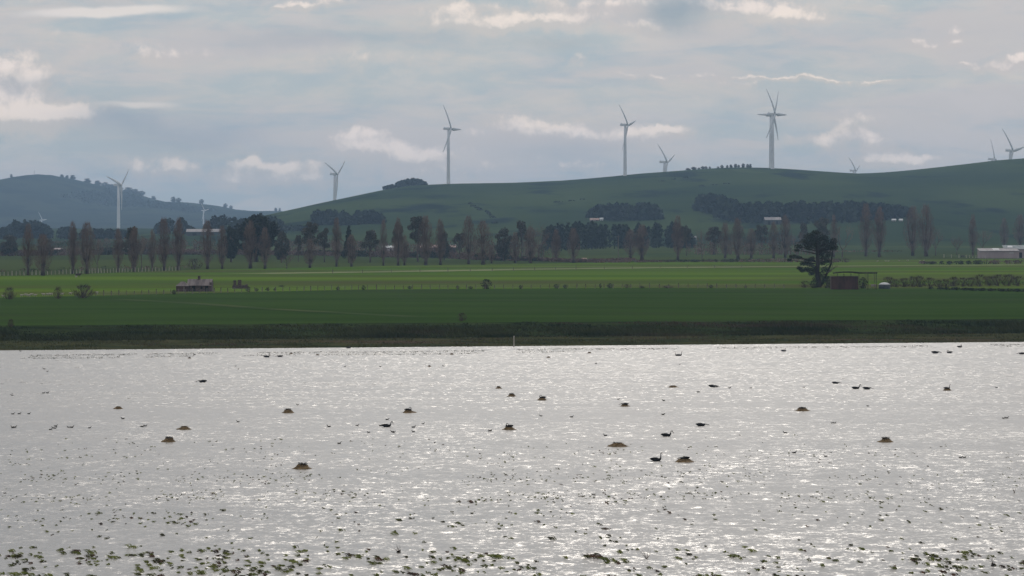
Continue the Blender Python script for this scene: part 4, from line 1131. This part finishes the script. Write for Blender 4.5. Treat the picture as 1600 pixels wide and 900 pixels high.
# ------------------------------------------------------------------ buildings
def facing(px, py):
    p = hit(px, py)
    return p, p.y / F
# stone cottage with a hipped wing
p, m = facing(312, 455.5)
house = empty('stone_cottage', p, 'old dark stone cottage with iron roof and chimney in the pasture', 'cottage')
W0, W1, DP = -19 * m, 18.5 * m, 5.2
EV, RG = 9.5 * m, 19 * m
mb = MB(); mb.prism([(0, -.3), (DP, -.3), (DP, EV), (DP / 2, RG - .12), (0, EV)], W0, W1); mb.build('wall', M['stone'], house)
rf = MB()
rf.slab([(W0 - .15, -.3, EV - .1), (W1 + .1, -.3, EV - .1), (W1 + .1, DP / 2, RG), (W0 - .15, DP / 2, RG)], .08)
rf.slab([(W1 + .1, DP + .3, EV - .1), (W0 - .15, DP + .3, EV - .1), (W0 - .15, DP / 2, RG), (W1 + .1, DP / 2, RG)], .08)
ro = rf.build('roof', M['iron'], house)
MB().box(-4 * m, DP / 2 - .4, RG - .4, -.2 * m, DP / 2 + .4, RG + .75).build('chimney', M['stone'], ro)
MB().box(-4.3 * m, DP / 2 - .47, RG + .752, .1 * m, DP / 2 + .47, RG + .87).build('chimney_cap', M['stone'], ro)
MB().box(W1 - .55, -.06, -.1, W1 + .05, DP + .05, RG + .12 - .9).build('gable_pier', M['stone'], house)
MB().box(-12 * m, -.05, 0, -6.5 * m, .02, 1.5).build('door', M['void'], house)
MB().box(8.5 * m, -.05, 0, 13.5 * m, .02, 1.5).build('door', M['void'], house)
wn = MB().box(1.5 * m, -.05, .6, 4.5 * m, .02, 1.25).build('window', M['void'], house)
MB().box(1.2 * m, -.12, .50, 4.8 * m, .03, .6).build('sill', M['stone'], wn)
wing = MB(); x0, x1 = -36 * m, -17.5 * m
wing.box(x0, -1.6, -.3, x1, 2.4, 8.6 * m); wing.build('wing_wall', M['redwall'], house)
hr = MB(); cx = (x0 + x1) / 2; e = 8.6 * m + .02; ap = 15.5 * m
c4 = [(x0 - .2, -1.8, e), (x1 + .15, -1.8, e), (x1 + .15, 2.6, e), (x0 - .2, 2.6, e)]
b = len(hr.v); hr.v += c4 + [(cx - .4, .4, ap), (cx + .5, .4, ap)]
hr.f += [(0, 1, 5, 4), (1, 2, 5), (2, 3, 4, 5), (3, 0, 4), (3, 2, 1, 0)]
hr.build('wing_roof', M['iron'], house)
MB().box(-24.5 * m, -1.65, 0, -22.5 * m, -1.58, 1.3).build('downpipe', M['timber'], house)
# ruin
p, m = facing(375, 451)
ruin = empty('ruined_wall', p, 'low ruined stone wall with two broken chimney stumps right of the cottage', 'ruin')
MB().box(-12 * m, 0, -.2, 12 * m, .8, 5.4 * m).build('wall', M['stone'], ruin)
MB().box(-10.5 * m, .1, 5.4 * m, -6 * m, .7, 13 * m).build('chimney_stump', M['stone'], ruin)
MB().box(-3.5 * m, .1, 5.4 * m, 2 * m, .7, 13.6 * m).build('chimney_stump', M['stone'], ruin)
MB().box(8 * m, .12, 5.4 * m, 12 * m, .68, 6.5 * m).build('broken_end', M['stone'], ruin)
# brick shed under a flat canopy
p, m = facing(1320, 452.3)
shed = empty('brick_shed', p, 'dark red shed under a thin flat canopy roof on posts beside the lone cypress', 'shed')
mb = MB()
n = 28
for i in range(n):                                     # ribbed, slightly bowed front
    xa, xb = -21 * m + 42 * m * i / n, -21 * m + 42 * m * (i + 1) / n
    bow = lambda x: -.8 * (1 - (x / (21 * m)) ** 2)
    ya, yb = bow(xa) + (.05 if i % 2 else 0), bow(xb) + (.05 if i % 2 else 0)
    mb.prism([(0, 0), (0, 0), (0, 0)], xa, xa) if False else None
    q = len(mb.v)
    mb.v += [(xa, ya, -.2), (xb, yb, -.2), (xb, 4.0, -.2), (xa, 4.0, -.2), (xa, ya, 20.5 * m), (xb, yb, 20.5 * m), (xb, 4.0, 20.5 * m), (xa, 4.0, 20.5 * m)]
    mb.f += [tuple(q + k for k in z) for z in ((0, 1, 5, 4), (4, 5, 6, 7), (1, 2, 6, 5), (3, 0, 4, 7), (2, 3, 7, 6))]
mb.build('wall', M['redwall'], shed)
mb = MB()
zr = 25 * m
nn = 24
for i in range(nn):                                    # sagging corrugated canopy
    xa, xb = -16 * m + 66 * m * i / nn, -16 * m + 66 * m * (i + 1) / nn
    za, zb = [zr + .25 * math.sin(math.pi * min(1, (x + 16 * m) / (40 * m))) + (.04 if j % 2 else 0) for j, x in ((i, xa), (i + 1, xb))]
    mb.slab([(xa, -1.4, za), (xb, -1.4, zb), (xb, 5, zb - .15), (xa, 5, za - .15)], .32)
mb.build('canopy_roof', M['darkbark'], shed)
for x in (-12, -2, 9, 21.5, 35.5, 48.5):
    MB().box(x * m - .07, -1.2, (-.1 if x > 21 else 20.52 * m), x * m + .07, -1.05, zr + .0).build('post', M['darkbark'], shed)
for x in (35.5, 48.5):
    MB().box(x * m - .07, 4.3, -.1, x * m + .07, 4.45, zr - .16).build('post', M['timber'], shed)
# water tank
p, m = facing(1382, 451)
tank = empty('water_tank', p, 'round dark water tank with white domed top right of the canopy shed', 'tank')
MB().lathe([(9 * m, -.2), (9.1 * m, .5), (9 * m, 6 * m)], 20).build('tank_wall', M['tank'], tank, True)
MB().lathe([(9.3 * m, 6 * m + .01), (8 * m, 7.6 * m), (5 * m, 9 * m), (1.5 * m, 9.7 * m), (.2 * m, 9.8 * m)], 20).build('tank_roof', M['skylight'], tank, True)
p, m = facing(1365, 450.5)
tr_ = empty('trough', p, 'small pale trough on legs between canopy shed and tank', 'trough')
MB().prism([(-.5, 1.1), (.5, 1.1), (.35, .6), (-.35, .6)], -4 * m, 4 * m).build('basin', M['palewall'], tr_)
for x in (-3, 3):
    MB().box(x * m - .05, -.3, 0, x * m + .05, .3, .598).build('leg', M['timber'], tr_)
# pink farm shed at the right edge
p, m = facing(1562, 403.5)
fs = empty('farm_shed', p, 'long pale pink farm shed with grey roof and white skylights at right edge', 'shed')
X0, X1 = -31 * m, 62 * m
h1, h2 = 11 * m, 15 * m
MB().prism([(0, -.3), (10, -.3), (10, h2 - .05), (0, h1)], X0, 30.5 * m).build('wall', M['palewall'], fs)
r1 = MB().slab([(X0 - .3, -.6, h1 + .02), (30.5 * m, -.6, h1 + .02), (30.5 * m, 10.2, h2 + .02), (X0 - .3, 10.2, h2 + .02)], .15).build('lean_roof', M['paleroof'], fs)
MB().box(30.6 * m, 5, -.3, X1, 24, 14.5 * m).build('hall_wall', M['palewall'], fs)
MB().box(31.5 * m, 4.9, .2, 37 * m, 4.98, 9 * m).build('doorway', M['void'], fs)
MB().prism([(10.3, -.3), (24, -.3), (24, 15 * m), (17, 19.5 * m), (10.3, 15 * m)], 14 * m, 30.5 * m).build('rear_wall', M['palewall'], fs)
def hall(x0, x1, y0, y1, zl, zh):
    a = MB()
    a.slab([(x0, y0, zl), (x1, y0, zl), (x1, y1, zh), (x0, y1, zh)], .15)
    return a
r2 = hall(10 * m, X1, 9.8, 17, 15.2 * m, 19.8 * m).build('hall_roof', M['greyroof'], fs)
r3 = hall(30.6 * m, X1, 4.5, 10.2, 13.6 * m, 15.2 * m).build('eave_roof', M['greyroof'], fs)
for x in (16, 42):
    MB().slab([(x * m, 10.4, 15.2 * m + .42), (x * m + 8.5 * m, 10.4, 15.2 * m + .42), (x * m + 9.5 * m, 14.5, 18.2 * m + .30), (x * m + 2 * m, 14.5, 18.2 * m + .30)], .08).build('skylight', M['skylight'], r2)
MB().slab([(-9 * m, 4.2, h1 + .52 * (h2 - h1)), (1 * m, 4.2, h1 + .52 * (h2 - h1)), (1.6 * m, 9.3, h2 + .12), (-8.4 * m, 9.3, h2 + .12)], .08).build('skylight', M['skylight'], r1)
MB().box(15 * m, -.12, 7.8 * m, 22 * m, -.02, 8.6 * m).build('window', M['skylight'], fs)
def simple_shed(name, px, base, wpx, hpx, label, wallm, roofm, depth=10, rise=2.5, Y=None, openings=2):
    p = hit(px, base) if Y is None else on_land(px, Y)
    m = p.y / F
    t = empty(name, p, label, 'shed')
    w2 = wpx * m / 2
    hh = hpx * m if Y is None else max(2.5, at(px, base - hpx, p.y).z - p.z)
    ev = hh - rise
    mb = MB(); mb.prism([(0, -.3), (depth, -.3), (depth, ev), (depth / 2, hh - .2), (0, ev)], -w2, w2); mb.build('wall', wallm, t)
    r = MB()
    r.slab([(-w2 - .3, -.4, ev - .05), (w2 + .3, -.4, ev - .05), (w2 + .3, depth / 2, hh), (-w2 - .3, depth / 2, hh)], .15)
    r.slab([(w2 + .3, depth + .4, ev - .05), (-w2 - .3, depth + .4, ev - .05), (-w2 - .3, depth / 2, hh), (w2 + .3, depth / 2, hh)], .15)
    r.build('roof', roofm, t)
    for i in range(openings):
        x = -w2 + 2 * w2 * (i + .5) / openings
        MB().box(x - w2 * .12, -.06, 0, x + w2 * .12, .02, ev * .75).build('door', M['void'], t)
    return t
simple_shed('long_shed', 682, 397, 62, 14, 'long low shed with pale red roof behind the poplars left of centre', M['redwall'], M['redroof'], 12, 1.4)
simple_shed('white_shed', 606, 395, 18, 11, 'small white shed behind the very thin poplar left of centre', M['palewall'], M['skylight'], 8, 1.2)
simple_shed('barn', 317, 368, 52, 10, 'long low barn with white roof far behind the poplars on the left', M['tank'], M['paleroof'], 18, 2.5)
simple_shed('hill_shed', 1208, 351, 25, 11.5, 'pale roofed shed in front of the long hillside wood', M['tank'], M['paleroof'], 16, 2.4)
simple_shed('farmhouse', 929, 345.5, 14, 4.5, 'tiny pale house at the foot of the square hillside wood', M['palewall'], M['redroof'], 8, 1.6)
simple_shed('cottage', 940, 344.8, 5, 4.5, 'tiny white cottage right beside the pale house on the hill', M['skylight'], M['skylight'], 6, 1.5, None, 1)
simple_shed('cottage', 1397, 346, 6, 4, 'tiny white cottage, left of two at the right end of the hillside wood', M['paleroof'], M['skylight'], 6, 1.3, None, 1)
simple_shed('cottage', 1408, 346, 5, 4, 'tiny white cottage, right of two at the right end of the hillside wood', M['paleroof'], M['skylight'], 6, 1.3, None, 1)
simple_shed('cottage', 1085, 375, 6, 6, 'small white cottage just right of the dark central wood', M['skylight'], M['paleroof'], 6, 1.0, None, 1)
simple_shed('cottage', 1067, 374, 4, 5.5, 'smallest white hut among trees at the end of the dark central wood', M['skylight'], M['paleroof'], 4, .8, None, 1)
simple_shed('hut', 913, 409.5, 6, 6, 'tiny pink hut beside the slender reddish poplar', M['palewall'], M['redroof'], 4, .6, None, 1)
simple_shed('hut', 198, 396, 9, 9, 'small pale hut below the dark gum near the left turbine', M['palewall'], M['skylight'], 5, 1, None, 1)
simple_shed('hut', 88, 394, 16, 6, 'low pale hut behind the second and third poplars from the left', M['palewall'], M['palewall'], 6, .8, None, 1)

# ------------------------------------------------------------------ fences
def fence(line, gap, hgt, label, wires=True, pm='timber', rad=.09):
    pts = []
    for (x0, y0), (x1, y1) in zip(line, line[1:]):
        A, B = hit(x0, y0), hit(x1, y1)
        n = max(1, int((B - A).length / gap))
        for i in range(n):
            q = A.lerp(B, i / n); pts.append(Vector((q.x, q.y, zt(q.x, q.y))))
    t = empty('fence', pts[0], label, 'fence')
    me = MB().box(-rad, -rad, -.3, rad, rad, hgt).mesh('post', M[pm])
    for q in pts:
        o = link('post', me, t); o.location = q - pts[0]
        o.scale = (rnd.uniform(.7, 1.4), 1, rnd.uniform(.85, 1.2)); o.rotation_euler = (rnd.gauss(0, .04), rnd.gauss(0, .05), 0)
    if wires:
        for k in range(3):
            mb = MB()
            mb.tube([q - pts[0] + Vector((0, 0, hgt * (.3 + .28 * k))) for q in pts], .012, 3)
            mb.build('wire', M['wire'], t)
fence([(150, 462.5), (290, 459.0), (420, 456.0), (560, 453.0), (700, 452.0), (1000, 450.3), (1240, 450.5)], 2.6, 1.25, 'old post and wire fence between the dark crop and the bright pasture')
fence([(0, 431), (110, 428), (200, 425), (285, 422.5)], 3.2, 1.5, 'row of pale posts under the poplars on the left', True, 'paletimber', .10)
fence([(520, 427.5), (700, 425), (900, 421.5), (1200, 418.6)], 14, 1.4, 'sparse post fence along the pale farm track')
fence([(1475, 402.5), (1510, 402.8), (1545, 403.8)], 4, 1.6, 'pale rail yard fence left of the pink farm shed', True, 'paletimber', .12)
# posts
p = lake(803, 541.5)
po = empty('marker_post', p, 'pale wooden post standing at the far shore of the lake', 'post')
MB().box(-.10, -.10, -.6, .10, .10, 1.62).build('post_shaft', M['paletimber'], po)
MB().box(-.13, -.13, 1.621, .13, .13, 1.72).build('post_cap', M['paletimber'], po)
p = hit(966, 406)
po = empty('utility_pole', p, 'thin grey pole before the dark central wood', 'pole')
MB().tube([(0, 0, -.5), (0, 0, 39 * p.y / F)], [.22, .15], 8).build('pole_shaft', M['timber'], po)
MB().box(-1.1, -.08, 36 * p.y / F, 1.1, .08, 36 * p.y / F + .18).build('crossarm', M['timber'], po)
p = on_land(54, YF)
po = empty('radio_mast', p, 'thin mast on the very top of the blue hill', 'mast')
MB().tube([(0, 0, -1), (0, 0, 6 * YF / F)], [.5, .3], 6).build('mast_shaft', M['timber'], po)
MB().box(-1.2, -.2, 4 * YF / F, 1.2, .2, 4 * YF / F + .5).build('aerial', M['timber'], po)

# ------------------------------------------------------------------ animals
def loft(pts, n=8):
    """pts: (x, z, half width, half height) along a spine in the XZ plane -> one closed skin"""
    mb = MB()
    P2 = [Vector((a[0], 0, a[1])) for a in pts]
    for i, a in enumerate(pts):
        t = (P2[min(i + 1, len(pts) - 1)] - P2[max(i - 1, 0)]).normalized()
        nrm = Vector((-t.z, 0, t.x))
        for k in range(n):
            q = 2 * math.pi * k / n
            v = P2[i] + nrm * (a[3] * math.sin(q)) + Vector((0, a[2] * math.cos(q), 0))
            mb.v.append(tuple(v))
    for i in range(len(pts) - 1):
        for k in range(n):
            k2 = (k + 1) % n
            mb.f.append((i * n + k, i * n + k2, (i + 1) * n + k2, (i + 1) * n + k))
    mb.f.append(tuple(reversed(range(n)))); mb.f.append(tuple((len(pts) - 1) * n + k for k in range(n)))
    return mb
BODY = [(-.56, .17, .02, .01), (-.48, .16, .07, .035), (-.36, .15, .14, .09), (-.20, .13, .19, .145), (0, .12, .20, .16), (.16, .13, .17, .145), (.27, .17, .115, .115)]
NECK = {
    'up': [(.33, .25, .065, .07), (.345, .36, .042, .045), (.34, .50, .034, .036), (.35, .63, .032, .034), (.385, .70, .036, .038), (.43, .705, .036, .036), (.475, .69, .024, .024)],
    'bent': [(.33, .25, .065, .07), (.36, .36, .042, .045), (.38, .47, .036, .038), (.44, .545, .034, .036), (.51, .53, .034, .036), (.55, .45, .034, .036), (.57, .37, .034, .034), (.58, .32, .022, .022)],
    'low': [(.36, .20, .06, .065), (.46, .20, .042, .045), (.57, .17, .036, .036), (.66, .15, .036, .036), (.72, .14, .034, .03), (.76, .125, .02, .02)],
    'rest': [(.31, .26, .06, .065), (.32, .37, .042, .045), (.27, .46, .036, .038), (.18, .49, .034, .036), (.10, .44, .034, .034), (.07, .36, .034, .03), (.07, .31, .02, .02)],
}
SW = {}
for pose, nk in NECK.items():
    body = loft(BODY + nk, 9).mesh('body', M['swan'], True)
    a, b = nk[-2], nk[-1]
    d = Vector((b[0] - a[0], 0, b[1] - a[1])).normalized()
    bk = MB().tube([Vector((b[0], 0, b[1])) - d * .01, Vector((b[0], 0, b[1])) + d * .035, Vector((b[0], 0, b[1])) + d * .075], [.022, .016, .006], 6).mesh('beak', M['beak'], True)
    SW[pose] = (body, bk)
def wing_mesh(sd):
    return loft([(-.58, .22, .012, .01), (-.45, .24, .03, .05), (-.25, .24, .05, .085), (-.02, .23, .055, .10), (.14, .20, .03, .06), (.20, .18, .01, .02)], 7)
WINGS = []
for sd in (-1, 1):
    mb = wing_mesh(sd)
    mb.v = [(x, y + sd * .135, z) for x, y, z in mb.v]
    WINGS.append(mb.mesh('wing', M['swan'], True))
def swan(p, pose, face, label, sc=1.0, group='black swans on the lake'):
    t = empty('black_swan', p, label, 'swan', group, 0 if face > 0 else math.pi, (sc, sc, sc))
    t.rotation_euler.z += rnd.uniform(-.25, .25)
    link('body', SW[pose][0], t); link('beak', SW[pose][1], t)
    for wmesh in WINGS: link('wing', wmesh, t)
    return t
def swan_at(px, py, pose, face, label, sc=1.0):
    p = lake(px, py); p.z = -.03
    return swan(p, pose, face, label, sc)
swan_at(1042, 681.8, 'bent', 1, 'black swan swimming with neck arched over, above the foreground nest with a swan')
swan_at(1026, 720.3, 'up', 1, 'black swan with upright neck swimming just left of the big foreground nest')
swan_at(1096, 665.6, 'low', 1, 'black swan feeding with neck low on the water, right of centre')
swan_at(605, 667, 'bent', 1, 'black swan with arched neck swimming left of the central nest')
swan_at(316, 597.3, 'low', -1, 'lone black swan with neck down on the far left water', 1.05)
swan_at(417, 558.3, 'up', 1, 'far black swan with raised neck, left of a pair below the bank', 1.0)
swan_at(437, 557.6, 'low', -1, 'far black swan with low neck, right of a pair below the bank', .9)
swan_at(1058.5, 556, 'up', -1, 'far black swan with raised neck facing left, of a close pair right of centre', .9)
swan_at(1061.5, 556, 'up', 1, 'far black swan with raised neck facing right, of a close pair right of centre', .9)
swan_at(1225, 549, 'rest', 1, 'far black swan resting below the bank, right half', .9)
swan_at(1114, 604.8, 'low', 1, 'black swan stretched low on the water, right of the flat pale nest')
swan_at(1306, 599.5, 'low', 1, 'black swan alone, upper right water', .9)
swan_at(1338, 607.8, 'bent', 1, 'black swan left of a low pair in the right half of the lake')
swan_at(1355, 608.2, 'low', 1, 'black swan right of a low pair in the right half of the lake')
swan_at(1462, 552, 'low', 1, 'far black swan lying low, left of two beneath the right bank', 1.2)
swan_at(1483, 551.6, 'rest', -1, 'far black swan preening, right of two beneath the right bank', 1.0)
swan_at(1500, 542.8, 'rest', 1, 'farthest black swan on the bright water line at the right', .9)
swan_at(1596, 553.4, 'low', -1, 'far black swan at the right edge of the lake', 1.0)
swan_at(545, 544.0, 'rest', 1, 'far black swan on the bright water line left of centre', .9)

def nest_mesh(seed, dark):
    """nest mound 1 m half width, 1 m high (scaled), with a flared foot"""
    rg = random.Random(seed)
    mb = MB(); n, rings = 26, 9
    for j in range(rings + 1):
        t = j / rings
        for k in range(n):
            a = 2 * math.pi * k / n
            r = (1 - t) ** .8 if t < .85 else .22 * (1 - t) / .15
            z = t if t < .82 else .82 + (t - .82) * .25
            w_ = 1 + .30 * mnoise.noise(Vector((math.cos(a) * 1.3 + seed, math.sin(a) * 1.3, t * 2))) + .07 * mnoise.noise(Vector((math.cos(a) * 5, math.sin(a) * 5 + seed, t * 7)))
            z *= 1 + .32 * mnoise.noise(Vector((math.cos(a) * 2, math.sin(a) * 2, seed + t)))
            r = (.40 + .60 * (1 - t) ** 1.7) if t < .82 else (.432 * (1 - (t - .82) / .18))
            mb.v.append((r * w_ * math.cos(a), r * w_ * math.sin(a), z - .06 if j else -.15))
    for j in range(rings):
        for k in range(n):
            k2 = (k + 1) % n
            mb.f.append((j * n + k, j * n + k2, (j + 1) * n + k2, (j + 1) * n + k))
    mb.f.append(tuple(rings * n + k for k in range(n)))
    mound = mb.mesh('mound', M['nest'])
    st = MB()
    for _ in range(150):
        a = rg.uniform(0, 6.28); t = rg.random(); r = (.46 + .54 * (1 - t) ** 2.2) * rg.uniform(.9, 1.05)
        d = Vector((rg.gauss(0, 1), rg.gauss(0, 1), rg.gauss(0, .35))).normalized()
        st.sliver((r * math.cos(a), r * math.sin(a), t * .92), d * rg.uniform(.12, .38), rg.uniform(.015, .04), rg)
    sticks = st.mesh('stick_layer', M['stick'])
    tp = MB()
    for _ in range(300 if dark else 140):
        a = rg.uniform(0, 6.28); r = rg.random() ** .6 * (.48 if dark else .38)
        lump = .26 * (1 + mnoise.noise(Vector((r * math.cos(a) * 5 + seed, r * math.sin(a) * 5, 0))) * 1.2) if dark else .05
        tp.leaf((r * math.cos(a), r * math.sin(a), .80 + rg.random() * (lump * 1.2 + .05)), rg.uniform(.07, .2), rg, asp=.5)
    top = tp.mesh('wet_top', M['wetreed'])
    return mound, sticks, top
NEST = [nest_mesh(i, i % 2 == 0) for i in range(6)]
def nest(px, py, wpx, hpx, label, v, occ=None):
    p = lake(px, py); m = p.y / F
    t = empty('nest_mound', p, label, 'nest', 'swan nest mounds in the lake', rnd.uniform(0, 6.28), (wpx * m / 2, wpx * m / 2, hpx * m * .92))
    a, b, c = NEST[v]
    link('mound', a, t); stuff(link('stick_layer', b, t)); stuff(link('wet_top', c, t))
    if occ:
        pose, face, lab = occ
        swan(p + Vector((0, 0, hpx * m * .78 - .08)), pose, face, lab, .80, 'black swans on nests')
nest(185, 638.8, 17, 4.6, 'small low brown nest mound, farthest left in the lake', 1)
nest(450, 645, 22, 6.0, 'brown nest mound with dark ragged top, right of the leftmost one', 2)
nest(638.5, 644.8, 25, 5.0, 'pale brown nest mound with a sitting swan, left of centre', 1, ('rest', 1, 'black swan sitting on the pale nest left of centre'))
nest(287.5, 671, 26, 6.2, 'brown nest mound, upper of two close together on the left', 3)
nest(264, 690.2, 26, 7.4, 'brown nest mound with blackish top, lower of two close together on the left', 0)
nest(779, 607, 12, 3.6, 'small dark nest mound, farthest of the three at the centre', 4)
nest(799.5, 619.4, 17, 4.6, 'dark nest mound, middle of three stepping down at the centre', 2)
nest(847, 625.2, 18, 4.6, 'brown nest with a curled swan, right of the three at the centre', 3, ('rest', -1, 'black swan curled on the nest right of the central three'))
nest(1052, 605.2, 19, 3.6, 'wide flat nest mound with nothing on it, right of centre', 5)
nest(976, 634.8, 18, 3.6, 'low nest mound with a hunched swan between centre and the right swans', 1, ('low', -1, 'black swan hunched low on the nest right of centre'))
nest(795, 671.3, 24, 6.2, 'dark nest with a swan curling its neck, at the very centre of the lake', 4, ('rest', -1, 'black swan curling its neck on the nest at the lake centre'))
nest(965, 697.5, 38, 7.2, 'broad empty brown nest mound, left of the arched swan', 5)
nest(1069.5, 721.8, 37, 6.8, 'biggest golden brown nest with a swan on it, nearest on the right', 3, ('low', -1, 'black swan sitting deep on the biggest golden nest'))
nest(1253.5, 642, 26, 5.6, 'brown nest mound with dark lump on top, right half middle', 4)
nest(1384, 690.5, 27, 7.0, 'brown nest mound alone on the right, dark lumps on top', 0)
nest(472.5, 732.5, 33, 8.6, 'nearest brown nest mound with black lumpy top, lower left', 2)
nest(1480, 610, 16, 3.8, 'small nest mound with a standing swan at the right', 3, ('up', 1, 'black swan raising its neck on the small nest at the right'))
for px, py, wd, h, lab in [(857, 559, 8, 2.0, 'tiny far nest mound, lower of two right of centre'), (921, 552, 8, 2.2, 'tiny far nest mound, upper of two right of centre'), (296, 560, 7, 2.0, 'tiny far nest mound on the left'),
                          (455, 553, 7, 1.8, 'tiny far nest mound right of the two far swans'), (496, 555, 7, 1.8, 'tiny far nest mound, second right of the two far swans'),
                          (706, 554, 7, 2.2, 'tiny far nest mound left of the pale post'), (671, 573, 7, 2.2, 'tiny dark nest mound alone below the far ones, left of centre')]:
    nest(px, py, wd, h, lab, 4 if px != 921 else 2)

DUCK = loft([(-.22, .10, .01, .008), (-.17, .09, .04, .03), (-.08, .07, .075, .06), (.04, .06, .08, .065), (.12, .09, .05, .05), (.15, .15, .03, .03), (.165, .20, .03, .032), (.20, .205, .026, .024), (.245, .195, .012, .008)], 8).mesh('body', M['duck'], True)
DBILL = MB().tube([(.235, 0, .197), (.285, 0, .188)], [.012, .006], 5).mesh('bill', M['wetreed'])
def duck(px, py, face, label, group, sc=1.0):
    p = lake(px, py); p.z = -.02
    t = empty('waterbird', p, label, 'waterbird', group, (0 if face > 0 else math.pi) + rnd.uniform(-.4, .4), (sc, sc, sc))
    link('body', DUCK, t); link('bill', DBILL, t)
for lab, grp, lst in [
    ('tiny dark waterbird of those left of the two close nests', 'waterbirds on the left', [(20, 668.5), (23, 668), (79, 671.5), (83, 669), (86, 669.5), (87, 666.3), (107, 668), (112, 668.2), (140, 669), (222, 667), (227, 666), (192, 654.5), (372, 659.5)]),
    ('tiny dark waterbird of those left of the central nest', 'waterbirds left of the central nest', [(558, 665.3), (595, 665.6), (576, 676), (613, 675), (615, 676), (646, 668), (646, 675), (530, 693.3), (605, 656), (514, 667), (661, 662.5), (765, 674), (766, 673.6)]),
    ('tiny dark waterbird of those right of the central nest', 'waterbirds right of centre', [(845, 650.4), (893, 652), (1036, 648.2), (966, 624.3), (1037, 626.3), (1091, 613), (1140, 606.5), (1173, 606.8), (1120, 604.6), (946, 681), (931, 568.5), (1062, 570)]),
    ('tiny dark waterbird of those on the right half of the lake', 'waterbirds on the right', [(1300, 661.3), (1304, 661.5), (1356, 634.8), (1256, 605.6), (1557, 606), (1568, 653.8), (1573, 653.6), (1290, 713.5), (1227, 677), (1241, 708), (1501, 715.4), (1507, 715.2)]),
    ('tiny dark waterbird of the scattered far ones below the bank', 'far waterbirds', [(69, 577), (74, 580.5), (68, 614.5), (74, 614.3), (19, 618), (30, 647), (20, 647.3), (45, 647), (368, 572.5), (372, 577), (539, 573), (594, 573), (693, 572.3), (32, 549), (304, 554.5), (465, 633)]),
]:
    for i, (px, py) in enumerate(sorted(lst)):
        duck(px, py, 1 if (i * 7) % 3 else -1, names[i] + lab.replace('tiny dark waterbird', ' tiny dark waterbird from the left', 1), grp, rnd.uniform(.75, 1.05))

def sheep_mesh():
    mb = loft([(-.52, .62, .06, .10), (-.44, .62, .20, .22), (-.2, .60, .25, .27), (.15, .60, .25, .27), (.38, .66, .17, .20), (.50, .78, .10, .12), (.60, .82, .085, .09), (.74, .76, .05, .055)], 10)
    for x in (-.34, .28):
        for y in (-.13, .13):
            mb.tube([(x, y, .45), (x, y, .22), (x, y, -.02)], [.07, .045, .04], 5)
    for y in (-.1, .1):
        mb.tube([(.56, y * .6, .88), (.54, y * 1.9, .90)], [.03, .012], 4)
    return mb.mesh('sheep', M['wool'], True)
SHEEP = sheep_mesh()
for i, (px, py) in enumerate(sorted([(34, 464.2), (40, 463.0), (45, 464.2), (49, 462.6), (55, 463.6), (68, 462.6), (74, 462.6), (77, 462.3), (80, 462.0), (97, 461.8), (110, 461.0), (151, 459.8), (5, 465.2)])):
    p = hit(px, py)
    o = link('sheep', SHEEP, None)
    o.location = p; o.rotation_euler = (0, 0, (0 if i % 3 else math.pi) + rnd.uniform(-.4, .4)); o.scale = (.78,) * 3
    tag(o, names[i] + ' sheep from the left in the flock among the bare bushes', 'sheep', 'sheep grazing on the left')
COW = None
def cow_mesh():
    mb = loft([(-1.0, 1.15, .10, .15), (-.9, 1.1, .30, .35), (-.4, 1.05, .36, .40), (.3, 1.05, .36, .42), (.75, 1.15, .26, .36), (1.0, 1.25, .15, .2), (1.2, 1.25, .14, .16), (1.5, 1.05, .08, .09)], 10)
    for x in (-.75, .6):
        for y in (-.2, .2):
            mb.tube([(x, y, .85), (x, y, .45), (x, y, -.02)], [.13, .08, .07], 5)
    mb.tube([(-1.0, 0, 1.3), (-1.08, 0, .9), (-1.06, 0, .55)], [.03, .025, .04], 4)
    return mb.mesh('cow', M['cattle'], True)
COW = cow_mesh()
for px, py, lab in [(122, 433.2, 'dark cow alone at the foot of the poplars on the left'), (1504, 402.8, 'dark cow by the pale yard fence left of the pink shed')]:
    o = link('cow', COW, None); o.location = hit(px, py); o.rotation_euler = (0, 0, .2); o.scale = (.9,) * 3
    tag(o, lab, 'cow')
for i, (px, py) in enumerate([(119, 434.0), (1371, 409.3), (1384, 409), (1388, 409.2), (1405, 408.5), (1418, 408.2), (1438, 408.6), (1443, 408.4)]):
    o = link('sheep', SHEEP, None); o.location = hit(px, py); o.rotation_euler = (0, 0, (0 if i % 2 else math.pi) + rnd.uniform(-.4, .4)); o.scale = (.75,) * 3
    if i == 0: tag(o, 'single sheep beside the dark cow at the foot of the left poplars', 'sheep')
    else: tag(o, names[i - 1] + ' distant sheep from the left on the strip before the pink shed', 'sheep', 'sheep beyond the track on the right')

# ------------------------------------------------------------------ haze
hz = MB().box(-9200, -1700, -4.2, 9200, 15700, 232).build('haze', M['white'])
hm = bpy.data.materials.new('haze_air')
hm.use_nodes = True
hm.node_tree.nodes.clear()
hn = NT(hm.node_tree)
pv = hn.n('ShaderNodeVolumePrincipled')
pv.inputs['Color'].default_value = (0.49, 0.72, 1.0, 1)
pv.inputs['Density'].default_value = 6.1e-5
pv.inputs['Anisotropy'].default_value = 0.2
ho = hn.n('ShaderNodeOutputMaterial')
hm.node_tree.links.new(pv.outputs[0], ho.inputs['Volume'])
hz.data.materials.clear(); hz.data.materials.append(hm)
stuff(hz)
